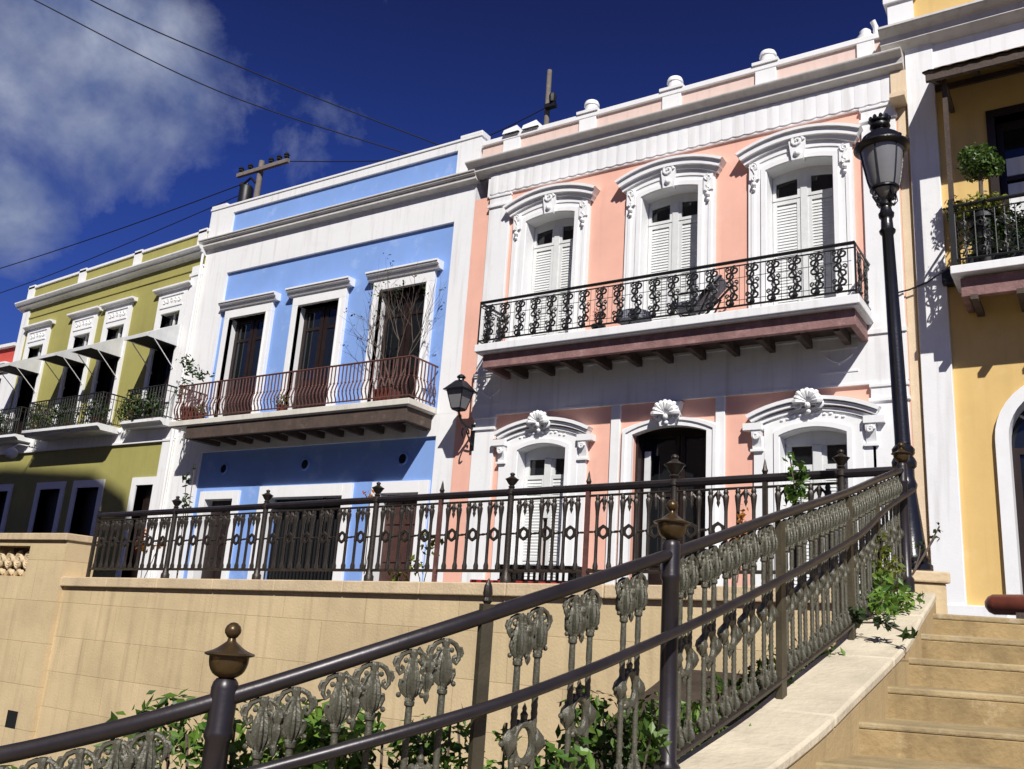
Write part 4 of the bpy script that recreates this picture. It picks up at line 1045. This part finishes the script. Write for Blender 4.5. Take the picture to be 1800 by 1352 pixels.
# ------------------------------------------------------------------ street lamp on the pedestal
LM = [(.0, .018), (.648, .666), (1.64, 1.60), (3.29, 3.44), (3.58, 3.72), (3.69, 3.84), (4.06, 4.20), (4.41, 4.51), (5, 5.15)]
def lmap(q):
    z = q[2]
    for (a, b), (c, d) in zip(LM, LM[1:]):
        if a <= z <= c: return (q[0], q[1], b+(d-b)*(z-a)/(c-a))
    return tuple(q)
lx, ly = cl(3.117, 7.0).x, cl(3.117, 7.0).y
lamp = thing('street_lamp', (lx, ly, .645), 'tall black cast iron street lamp with frosted lantern at the stair head', 'street lamp')
oct8 = lambda a, z: 1/cos(((a+pi/8) % (pi/4))-pi/8)*.97
fin('base', MB(lmap).lathe([(.15, .648), (.15, .69), (.125, .71), (.132, .74), (.115, .77), (.094, 1.05), (.074, 1.28), (.075, 1.30), (.085, 1.34), (.075, 1.37), (.068, 1.40), (.07, 1.47), (.088, 1.49), (.092, 1.53), (.08, 1.56), (.066, 1.58), (.082, 1.60), (.084, 1.64), (.058, 1.67)], (lx, ly, 0), 24, oct8), LAMPBLACK, lamp)
fin('post', MB(lmap).lathe([(.060, 1.672), (.056, 1.72), (.052, 2.5), (.046, 3.27), (.062, 3.29), (.066, 3.31), (.05, 3.33), (.046, 3.42), (.06, 3.44), (.064, 3.47), (.05, 3.49), (.042, 3.53), (.058, 3.55), (.05, 3.58), (.03, 3.6)], (lx, ly, 0), 20, lambda a, z: 1+.05*cos(10*a) if 1.7 < z < 3.2 else 1), LAMPBLACK, lamp)
mb = MB(lmap)
for k in range(4):
    a = pi/4+k*pi/2
    mb.tube([(lx+r*cos(a), ly+r*sin(a), z) for r, z in ((.03, 3.58), (.08, 3.57), (.11, 3.61), (.10, 3.66), (.075, 3.64), (.08, 3.61))], .012, 6)
    mb.tube([(lx+r*cos(a), ly+r*sin(a), z) for r, z in ((.03, 3.56), (.06, 3.62), (.105, 3.68))], .012, 6)
fin('scroll_bracket', mb, LAMPBLACK, lamp)
lan = fin('lantern', MB(lmap).lathe([(.10, 3.68), (.118, 3.685), (.118, 3.70), (.10, 3.71)], (lx, ly, 0), 24), LAMPBLACK, lamp)
fin('glass', MB(lmap).lathe([(.110, 3.708), (.126, 3.76), (.155, 3.93), (.174, 4.06)], (lx, ly, 0), 28), GLASSY, lan)
fin('glass_cup', MB(lmap).lathe([(.02, 3.60), (.05, 3.62), (.085, 3.66), (.095, 3.678)], (lx, ly, 0), 20), GLASSY, lan)
mb = MB(lmap)
for k in range(6):
    a = k*pi/3+.4; mb.tube([(lx+r*cos(a), ly+r*sin(a), z) for r, z in ((.113, 3.70), (.129, 3.76), (.158, 3.93), (.178, 4.07))], .008, 5)
fin('rib', mb, LAMPBLACK, lan)
mb = MB(lmap).lathe([(.175, 4.055), (.20, 4.06), (.228, 4.085), (.228, 4.10), (.20, 4.115), (.185, 4.13), (.155, 4.20), (.10, 4.25), (.06, 4.27), (.055, 4.29), (.075, 4.30), (.085, 4.32), (.08, 4.345), (.06, 4.36), (.085, 4.375), (.085, 4.39), (.03, 4.40), (.0, 4.41)], (lx, ly, 0), 28)
for k in range(10):
    a = k*pi/5; mb.ball((lx+.205*cos(a), ly+.205*sin(a), 4.12), .022, 6)
    mb.ball((lx+.078*cos(a), ly+.078*sin(a), 4.40), .018, 6, 1.4)
fin('cap', mb, LAMPBLACK, lan)

lean = (fwd-Vector((0, 0, fwd.z))).normalized(); lamp.rotation_mode = 'AXIS_ANGLE'; lamp.rotation_axis_angle = (rad(-1.5), lean.x, lean.y, 0)

# ------------------------------------------------------------------ wall lantern between the blue and pink houses
wx, wy = -10.80, -.62
wl = thing('wall_lantern', (wx, 0, 4.2), 'black bracket lantern on the wall between blue and pink house', 'lantern')
def sq(r, z): return [(wx-r, wy-r, z), (wx+r, wy-r, z), (wx+r, wy+r, z), (wx-r, wy+r, z)]
def frustum(r0, z0, r1, z1):
    mb = MB(); i = mb.pts(sq(r0, z0)+sq(r1, z1))
    mb.f += [tuple(i+a for a in f) for f in ((0,3,2,1),(4,5,6,7),(0,1,5,4),(1,2,6,5),(2,3,7,6),(3,0,4,7))]
    return mb
bd = fin('lantern', frustum(.10, 4.26, .11, 4.30), LAMPBLACK, wl, smooth=False)
fin('glass', frustum(.105, 4.30, .19, 4.66), GLASSY, bd, smooth=False)
mb = MB()
for s in (-1, 1):
    for t in (-1, 1): mb.tube([(wx+s*.108, wy+t*.108, 4.29), (wx+s*.194, wy+t*.194, 4.67)], .012, 5)
fin('rib', mb, LAMPBLACK, bd)
mb = frustum(.25, 4.655, .25, 4.68); m2 = frustum(.24, 4.681, .08, 4.88)
i = len(mb.v); mb.v += m2.v; mb.f += [tuple(a+i for a in f) for f in m2.f]
mb.lathe([(.07, 4.86), (.06, 4.92), (.09, 4.94), (.09, 4.97), (.06, 5.0), (.0, 5.03)], (wx, wy, 0), 10)
fin('cap', mb, LAMPBLACK, bd, smooth=False)
mb = MB().tube([(wx, wy, 4.27), (wx, wy+.05, 4.16), (wx, wy+.15, 4.05), (wx, -.25, 4.0), (wx, -.03, 4.0)], .024, 8)
mb.tube(list((wx, y, z) for x, y, z in [(0, -.32+.12*cos(a*.5), 3.86+.12*sin(a*.5)) for a in range(10)]), .018, 6)
mb.tube([(wx, -.02, 3.62), (wx, -.15, 3.72), (wx, -.3, 3.92)], .018, 6)
mb.box(wx-.05, wx+.05, -.07, .0, 3.55, 4.1)
fin('bracket', mb, LAMPBLACK, wl)

# ------------------------------------------------------------------ poles and cables behind the roofs
p1 = thing('utility_pole', (-30.0, 9, -.0), 'weathered utility pole with cross arm behind the blue house roof', 'utility pole', 'utility poles behind the roofs')
fin('pole', MB().tube([(-30.05, 9, .3), (-29.95, 9, 19.3)], [.19, .13], 10), POLE, p1)
fin('cross_arm', MB().box(-31.3, -28.1, 8.8, 8.95, 18.75, 18.92), POLE, p1, smooth=False)
for x in (-31.1, -30.5, -29.2, -28.7, -28.25): fin('insulator', MB().lathe([(.04, 18.92), (.04, 19.0), (.12, 19.02), (.09, 19.09), (.13, 19.12), (.09, 19.2), (.03, 19.24)], (x, 8.87, 0), 8), IRON, p1)
fin('transformer', MB().lathe([(.0, 17.2), (.3, 17.25), (.3, 18.0), (.26, 18.08), (.08, 18.12), (.05, 18.25), (.0, 18.26)], (-30.45, 8.8, 0), 14), IRON, p1)
fin('cable_bracket', MB().tube([(-30.9, 8.9, 18.3), (-30.4, 8.9, 18.55), (-30, 8.9, 18.2)], .06, 6).ball((-30.9, 8.9, 18.3), .14, 8), IRON, p1)
p2 = thing('utility_pole', (-15.2, 9, -.0), 'bare weathered utility pole standing behind the pink house roof', 'utility pole', 'utility poles behind the roofs')
fin('pole', MB().tube([(-15.2, 9, .3), (-15.28, 9, 19.35)], [.15, .09], 10), POLE, p2)
fin('pole_clamp', MB().box(-15.25, -14.85, 8.75, 8.95, 17.7, 17.85).lathe([(.0, 17.85), (.12, 17.87), (.14, 18.1), (.1, 18.2), (.0, 18.22)], (-14.95, 8.8, 0), 8), IRON, p2)
def cable(label, pts, r):
    P = []
    for k in range(41):
        u = k/40*(len(pts)-1); i = min(int(u), len(pts)-2); t = u-i
        g = lambda j: Vector(pts[max(0, min(len(pts)-1, j))])
        a, b, c, d = g(i-1), g(i), g(i+1), g(i+2)
        P.append(.5*((2*b)+(c-a)*t+(2*a-5*b+4*c-d)*t*t+(3*b-a-3*c+d)*t**3))
    tag(fin('overhead_cable', MB().tube(P, r, 6), CABLE), label, 'cable', 'overhead cables')
cable('overhead cable sagging through the big cloud down to the blue roof edge', [(-32.0, -6, 21.1), (-29.26, -2, 19.73), (-25.2, 3, 17.86), (-19.96, 8, 16.52), (-17.5, 10, 15.9)], .021)
cable('upper of the two long overhead cables, clear of the cloud edge', [(-27.5, -6, 19.6), (-25.58, -2, 18.38), (-23.18, 3, 17.93), (-18.67, 8, 16.57), (-16.5, 10, 15.9)], .021)
cable('thin overhead cable rising from the left to the cross arm pole', [(-62, 9, 17.6), (-50.6, 9, 17.65), (-40, 9, 17.95), (-30.9, 9, 18.45)], .024)
cable('low overhead cable vanishing behind the green house roof', [(-62, 9, 15.6), (-49.98, 9, 16.1), (-42, 9, 16.7), (-30.3, 9, 18.0)], .02)
cable('overhead cable strung between the two poles behind the roofs', [(-28.3, 9, 18.9), (-22.2, 9, 17.5), (-18.5, 9, 17.3), (-15.2, 9, 17.9)], .02)
tag(fin('wall_cable', MB().tube([(-2.62, -.13, 5.72), (-2.37, -.07, 5.78), (-2.1, -.08, 5.86), (-1.7, -.5, 5.9)], .014, 6), CABLE), 'short black cable looped across the white pilaster of the yellow house', 'cable')
g = thing('globe_lamp', (-26.9, 0, 4.3), 'white globe lamp on a bracket under the green house balcony', 'lamp')
fin('globe', MB().ball((-26.9, -.75, 4.12), .17, 14), WHITE2, g)
fin('bracket', MB().tube([(-26.9, -.75, 4.28), (-26.9, -.6, 4.42), (-26.9, -.04, 4.42)], .025, 6), WHITE2, g)

# ------------------------------------------------------------------ things on the balconies
lg = thing('lounge_chair', (-5.8, -.55, 5.44), 'dark reclining lounge chair with blue grey cushion on the pink house balcony', 'chair')
mb = MB()
for y in (-.80, -.28):
    mb.tube([(-6.2, y, 5.78), (-5.75, y, 5.72), (-5.25, y, 6.22)], .022, 6); mb.tube([(-6.15, y, 5.78), (-5.9, y, 5.45)], .02, 6); mb.tube([(-5.45, y, 5.98), (-5.7, y, 5.45)], .02, 6)
    mb.tube([(-6.05, y, 5.98), (-5.5, y, 5.99)], .02, 6); mb.tube([(-6.05, y, 5.98), (-6.05, y, 5.77)], .018, 6)
fin('frame', mb, IRON, lg)
fin('cushion', MB().prism([(-6.2, 5.79), (-5.75, 5.735), (-5.27, 6.22), (-5.33, 6.27), (-5.78, 5.83), (-6.2, 5.87)], -.77, -.31), CLOTH, lg, smooth=False, bevel=.02)
tb = thing('side_table', (-7.0, -.55, 5.44), 'small black iron table draped with blue grey cloth on the pink balcony', 'table')
mb = MB().lathe([(.02, 5.80), (.30, 5.80), (.30, 5.825), (.02, 5.826)], (-7.0, -.55, 0), 18)
for k in range(3):
    a = k*2.1; mb.tube([(-7.0+.05*cos(a), -.55+.05*sin(a), 5.80), (-7.0+.12*cos(a), -.55+.12*sin(a), 5.6), (-7.0+.26*cos(a), -.55+.26*sin(a), 5.45)], .018, 6)
fin('stand', mb, IRON, tb)
fin('cloth', MB().lathe([(.315, 5.66), (.31, 5.74), (.305, 5.828), (.28, 5.838), (.0, 5.84)], (-7.0, -.55, 0), 24, lambda a, z: 1+(.10*cos(7*a)*max(0, (5.80-z)*8))), CLOTH, tb)
def potplant(name, label, x, y, z, blobs, m, leafm, n, size, cat='potted plant', r=.13, h=.24, group=None, seed=3):
    t = thing(name, (x, y, z), label, cat, group)
    fin('pot', MB().lathe([(r*.7, z), (r*.95, z+h*.85), (r*1.08, z+h*.86), (r*1.08, z+h), (r*.92, z+h), (r*.9, z+h*.9), (.0, z+h*.9)], (x, y, 0), 14), m, t)
    fin('stem', MB().tube([(x, y, z+h*.8), (x+.01, y, z+h+.1)], .015, 5), BRANCH, t)
    leaves('foliage', [((x+b[0], y+b[1], z+h+b[2]), b[3]) for b in blobs], n, size, leafm, t, seed)
    return t
potplant('flower_pot', 'red flowering plant in a dark pot beside the table on the pink balcony', -7.72, -.6, 5.44, [((0), 0, .2, (.15, .13, .18))], IRON, REDLEAF, 90, .06)
# bare shrub at the right end of the blue balcony
sh = thing('bare_shrub', (-12.9, -.45, 4.54), 'tall leafless shrub in a planter at the right end of the blue balcony', 'shrub')
fin('planter', MB().prism([(-13.1, 4.54), (-12.7, 4.54), (-12.66, 4.9), (-13.14, 4.9)], -.65, -.27), TERRA, sh, smooth=False, bevel=.012)
mb = MB(); R = random.Random(11); tips = []
def grow(p, d, ln, r, lv):
    q = p; pts = [p]
    for k in range(4):
        d = (d+Vector((R.gauss(0, .13), R.gauss(0, .10), R.gauss(.03, .08)))).normalized(); q = q+d*ln/4; pts.append(q)
    mb.tube(pts, [r*(1-.12*k) for k in range(5)], 5 if lv < 2 else 4)
    if lv == 3: tips.append(q); return
    for k in range(3 if lv else 3):
        e = (d+Vector((R.uniform(-.75, .75), R.uniform(-.35, .35), R.uniform(-.1, .45)))).normalized()
        grow(pts[2+(k % 3)] if lv else pts[4-(k % 2)], e, ln*R.uniform(.6, .85), r*.6, lv+1)
for k in range(4): grow(Vector((-12.95+.08*k, -.45+.04*(k % 2), 4.88)), Vector((-.3+.22*k, 0, 1)).normalized(), 1.12, .017, 0)
fin('branches', mb, BRANCH, sh)
leaves('sparse_leaves', [((t.x, t.y, t.z), (.10, .10, .10)) for t in R.sample(tips, 26)], 70, .085, LEAFD, sh, 4)
potplant('potted_shrub', 'leafy trailing shrub at the left end of the blue balcony against the white pilaster', -19.25, -.62, 4.54, [(-.2, 0, 1.0, (.32, .22, .28)), (-.5, 0, 1.35, (.25, .2, .22)), (.25, 0, .85, (.4, .2, .16)), (-.35, -.05, .5, (.25, .2, .4))], TERRA, LEAFD, 190, .13, 'shrub', .2, .4)
for k, (x, lab) in enumerate(((-18.9, 'pale pot plant behind the left end of the blue balcony railing'), (-16.0, 'low spreading pot plant before the middle blue balcony window'))):
    potplant('potted_plant', lab, x, -.55, 4.54, [(0, 0, .12, (.3, .2, .18))], TERRA, LEAFY, 70, .10, group='pot plants along the blue balcony', seed=k+20)
# green balconies
for k, (x, y, z, lab, lm) in enumerate(((-28.6, -.3, 4.79, 'dark leafy plant filling the leftmost green house balcony', LEAFD), (-26.1, -.45, 4.79, 'bushy plant at the left end of the wide green house balcony', LEAFD), (-24.9, -.45, 4.79, 'middle plant of the wide green house balcony, between two doors', LEAFD), (-23.4, -.45, 4.79, 'plant at the right end of the wide green house balcony', LEAFD), (-22.05, -.26, 4.85, 'dark green plant hanging over the small balcony next to the blue house', LEAFD), (-21.3, -.24, 4.85, 'upper leafy plant on the small green house balcony next to the blue house', LEAFD))):
    potplant('balcony_plant', lab, x, y, z, [(0, -.1, .22, (.50, .3, .40)), (.25, -.12, .0, (.36, .25, .34)), (-.3, -.12, .05, (.34, .22, .34))], TERRA, lm, 380, .115, 'balcony plant', .16, .26, 'plants on the green house balconies', k+30)
# yellow balcony: clipped ball and trailing greenery
tp = thing('topiary', (-1.20, -.6, 5.76), 'ball shaped clipped bush in a pot above the yellow house balcony rail', 'topiary')
fin('pot', MB().lathe([(.15, 5.76), (.2, 6.5), (.23, 6.52), (.23, 6.62), (.2, 6.62), (.0, 6.6)], (-1.20, -.6, 0), 16), IRON, tp)
fin('stem', MB().tube([(-1.20, -.6, 6.6), (-1.19, -.6, 7.3)], .03, 6), BRANCH, tp)
leaves('crown', [((-1.20, -.6, 7.52), (.31, .29, .29)), ((-1.32, -.62, 7.66), (.18, .16, .15)), ((-1.03, -.6, 7.40), (.19, .18, .18))], 1500, .08, LEAFM, tp, 8)
for k, (x, y, z, rr, lab, lm) in enumerate(((-1.22, -.68, 6.72, (.42, .22, .24), 'yellow green leafy plant spilling under the ball topiary on the yellow balcony', LEAFY), (-.95, -.70, 6.28, (.62, .12, .42), 'dense dark creeper filling the left bay of the yellow balcony railing', LEAFD), (.3, -.70, 6.3, (.6, .12, .42), 'dense dark creeper in the second bay of the yellow balcony railing', LEAFD), (-1.62, -.2, 6.95, (.16, .30, .26), 'small dark plant by the wall at the corner of the yellow balcony', LEAFD))):
    t = thing('trailing_plant', (x, y, 5.76), lab, 'plant', 'plants on the yellow balcony')
    leaves('foliage', [((x, y, z), rr)], (520, 1100, 900, 220)[k], .085, lm, t, k+50)
    fin('planter_box', MB().box(x-.25, x+.25, y+.02, y+.22, 5.762, 6.0), IRON, t, smooth=False, bevel=.01)
# things at street level
tr = thing('trough_planter', (-.9, -1.1, .33), 'rounded reddish brown trough lying in front of the arched yellow house door', 'planter')
fin('body', MB().tube([(-1.46, -1.15, .80), (-1.42, -1.15, .80), (-1.36, -1.15, .80), (-.2, -1.13, .83), (1.2, -1.1, .86), (1.26, -1.1, .86)], [.05, .12, .155, .165, .165, .10], 16, flat=.85), TERRA, tr)
fin('cradle', MB().box(-1.1, -.95, -1.25, -1.0, .33, .72).box(.8, .95, -1.22, -.97, .33, .74), WOODG, tr, smooth=False)
be = thing('street_bench', (-5.4, -5.9, .33), 'low dark slatted iron bench behind the fence before the left pink window', 'bench')
mb = MB()
for k in range(5): mb.box(-5.95, -4.92, -6.05+k*.09, -6.0+k*.09, .74, .765)
fin('seat', mb, IRON, be, smooth=False)
mb = MB()
for k in range(14): mb.box(-5.93+k*.075, -5.905+k*.075, -6.06, -6.04, .60, .74)
mb.box(-5.95, -4.92, -6.065, -6.045, .58, .60)
fin('apron', mb, IRON, be, smooth=False)
for x in (-5.9, -5.0): fin('leg', MB().box(x-.025, x+.025, -6.03, -5.66, .282, .738), IRON, be, smooth=False)
rp = thing('red_tray', (-6.0, -6.3, .5), 'flat red painted tray lying on the coping under the bench', 'tray')
fin('tray', MB().prism_z([(-6.20, -6.26), (-4.9, -6.26), (-4.9, -6.16), (-6.20, -6.16)], .53, .57), REDP, rp, smooth=False, bevel=.01)
# plants in the bed behind the railing
R = random.Random(5)
bedp = [(-1.42, 3.1, -.47), (-.92, 3.1, -.363), (-.77, 3.1, -.336), (-.622, 3.15, -.305), (-.47, 3.15, -.346), (-.29, 3.2, -.357), (-.127, 3.25, -.334), (.041, 3.35, -.274), (.231, 3.5, -.345), (.441, 3.75, -.289), (.554, 3.95, -.21), (.79, 4.2, -.288), (.983, 4.4, -.308), (1.271, 4.8, -.129), (1.69, 5.3, -.002)]
where = ['at the far left of the frame', 'left of the nearest urn post', 'touching the nearest urn post', 'just right of the nearest urn post', 'under the first capitals right of the nearest urn', 'halfway to the flat bar post', 'just left of the flat bar post', 'just right of the flat bar post', 'halfway to the second urn post', 'under the last capitals before the second urn', 'just left of the second urn post', 'just right of the second urn post', 'on the lower part of the upper curve', 'midway up the upper curve', 'high on the upper curve']
for k, (l_, d_, top) in enumerate(bedp):
    c2 = cl(l_, d_, top)
    hgt = .62; gz = top-hgt-.12
    t = thing('bed_plant', (c2.x, c2.y, gz), 'leafy green plant behind the stair railing, '+where[k], 'plant', 'green plants behind the stair railing')
    mb = MB(); bl = []
    for q in range(11):
        a = R.uniform(0, 2*pi); rr = R.uniform(.02, .22); hh = hgt*R.choice((R.uniform(.25, .75), R.uniform(.65, 1.08)))
        p = Vector((c2.x+rr*cos(a), c2.y+rr*sin(a), gz+.12+hh)); mb.tube([(c2.x+rr*.2*cos(a), c2.y+rr*.2*sin(a), gz-.25), (c2.x+rr*.7*cos(a), c2.y+rr*.7*sin(a), gz+.1+hh*.5), tuple(p)], .005, 5)
        v = R.uniform(.06, .13); bl.append((tuple(p-Vector((0, 0, .05))), (v, v, v*1.1)))
    fin('stems', mb, BRANCH, t)
    leaves('foliage', bl, R.randint(620, 860), R.uniform(.042, .060), (LEAF, LEAFM, LEAF, LEAFG)[k % 4], t, 70+k)
def tuft(name, label, c, blobs, n, size, lm, seed, stems=()):
    t = thing(name, c, label, 'plant', None)
    mb = MB()
    for b in blobs: mb.tube([c, tuple((Vector(c)+Vector(b[0]))/2+Vector((.02, 0, .03))), b[0]], .006, 5)
    fin('stems', mb, BRANCH, t)
    leaves('foliage', blobs, n, size, lm, t, seed)
P = lambda l, d, z: tuple(cl(l, d, z))
tuft('curb_plant', 'bright green plant growing over the top of the pale curb below the lamp', P(2.62, 6.5, .40), [(P(2.50, 6.1, .46), (.15, .14, .12)), (P(2.62, 6.05, .40), (.14, .12, .09)), (P(2.42, 5.9, .34), (.12, .12, .10)), (P(2.56, 5.9, .36), (.10, .1, .07))], 330, .062, LEAFG, 91)
tuft('curb_plant', 'yellow green leafy plant beside the lamp base', P(2.55, 6.4, .40), [(P(2.55, 6.25, .72), (.11, .1, .13)), (P(2.46, 6.2, .58), (.14, .12, .11)), (P(2.66, 6.3, .62), (.10, .1, .09))], 230, .058, LEAFY, 92)
tuft('curb_plant', 'dark green sprig lying across the pale curb top', P(2.10, 5.55, .20), [(P(2.22, 5.35, .20), (.07, .10, .04)), (P(2.28, 5.2, .15), (.05, .07, .03)), (P(2.12, 5.5, .24), (.08, .08, .06))], 90, .065, LEAFD, 93)
tuft('thin_sprig', 'thin sprig with few leaves beside the lamp post, before the white pilaster', P(3.0, 6.72, .62), [(P(3.17, 6.7, .90), (.05, .05, .04)), (P(3.06, 6.72, .82), (.05, .05, .04)), (P(3.2, 6.7, .97), (.04, .04, .04))], 16, .06, LEAFD, 94)
tuft('fence_plant', 'green shrub standing above the fence rail by the right pink window', (-2.35, -6.55, .7), [((-2.38, -6.5, 1.62), (.11, .1, .14)), ((-2.42, -6.5, 1.42), (.14, .1, .14)), ((-2.34, -6.5, 1.2), (.12, .1, .14)), ((-2.46, -6.5, 1.78), (.06, .06, .07))], 190, .085, LEAF, 95)
tuft('fence_plant', 'orange flowering plant climbing the fence near the pink house door', (-2.95, -6.55, .6), [((-2.92, -6.5, 1.25), (.06, .06, .13)), ((-2.95, -6.5, 1.05), (.07, .06, .1))], 46, .065, FLOWER, 96)
tuft('fence_plant', 'yellowish leafy plant behind the fence before the right blue house door', (-7.1, -6.0, .35), [((-7.2, -6.0, .72), (.18, .1, .12)), ((-7.0, -6.0, 1.0), (.22, .1, .16)), ((-7.45, -6.0, .55), (.2, .1, .14))], 130, .09, LEAFY, 97)
tuft('fence_plant', 'reddish flower bunch at the left end of the fence', (-12.4, -6.1, .3), [((-12.5, -6.1, 1.0), (.2, .1, .18)), ((-12.1, -6.1, .95), (.12, .1, .12))], 60, .1, FLOWER, 98)
tuft('fence_plant', 'small pinkish flower tuft above the fence rail before the blue house', (-7.95, -6.1, .6), [((-8.0, -6.1, 1.62), (.1, .08, .08)), ((-7.85, -6.1, 1.55), (.08, .08, .06))], 34, .07, FLOWER, 99)
tuft('fence_plant', 'thin climbing plant on the white pilaster above the fence finial at the green house', (-11.7, -6.0, .3), [((-11.75, -6.0, 1.6), (.1, .06, .16)), ((-11.85, -6.0, 1.95), (.08, .06, .14)), ((-11.7, -6.0, 2.15), (.05, .05, .07))], 46, .09, LEAFD, 100)

# ------------------------------------------------------------------ the building across the plaza, behind the viewer, whose shadow darkens the green house
ab = thing('apartment_building', (-14, -27, -3.2), 'tall plain apartment building across the plaza, behind the viewer', 'building')
bx = -7.35
fin('wall', MB().prism([(-34, -3.2), (bx, -3.2), (bx, 22.3), (bx-.8, 23.6), (bx-2.5, 24.3), (bx-7, 24.6), (-34, 24.3)], -30, -18.0), TAN, ab, smooth=False)
wn = None
for k in range(6):
    for q in range(7):
        if wn is None: o = wn = fin('window', MB().box(-9.4, -8.4, -18.003, -17.95, 0, 1.5).box(-9.5, -8.3, -18.003, -17.9, -.1, -.002), BROWN, ab, smooth=False)
        else: o = wn.copy(); COL.objects.link(o)
        o.location = (-3.5*q, 0, 1+3.6*k)
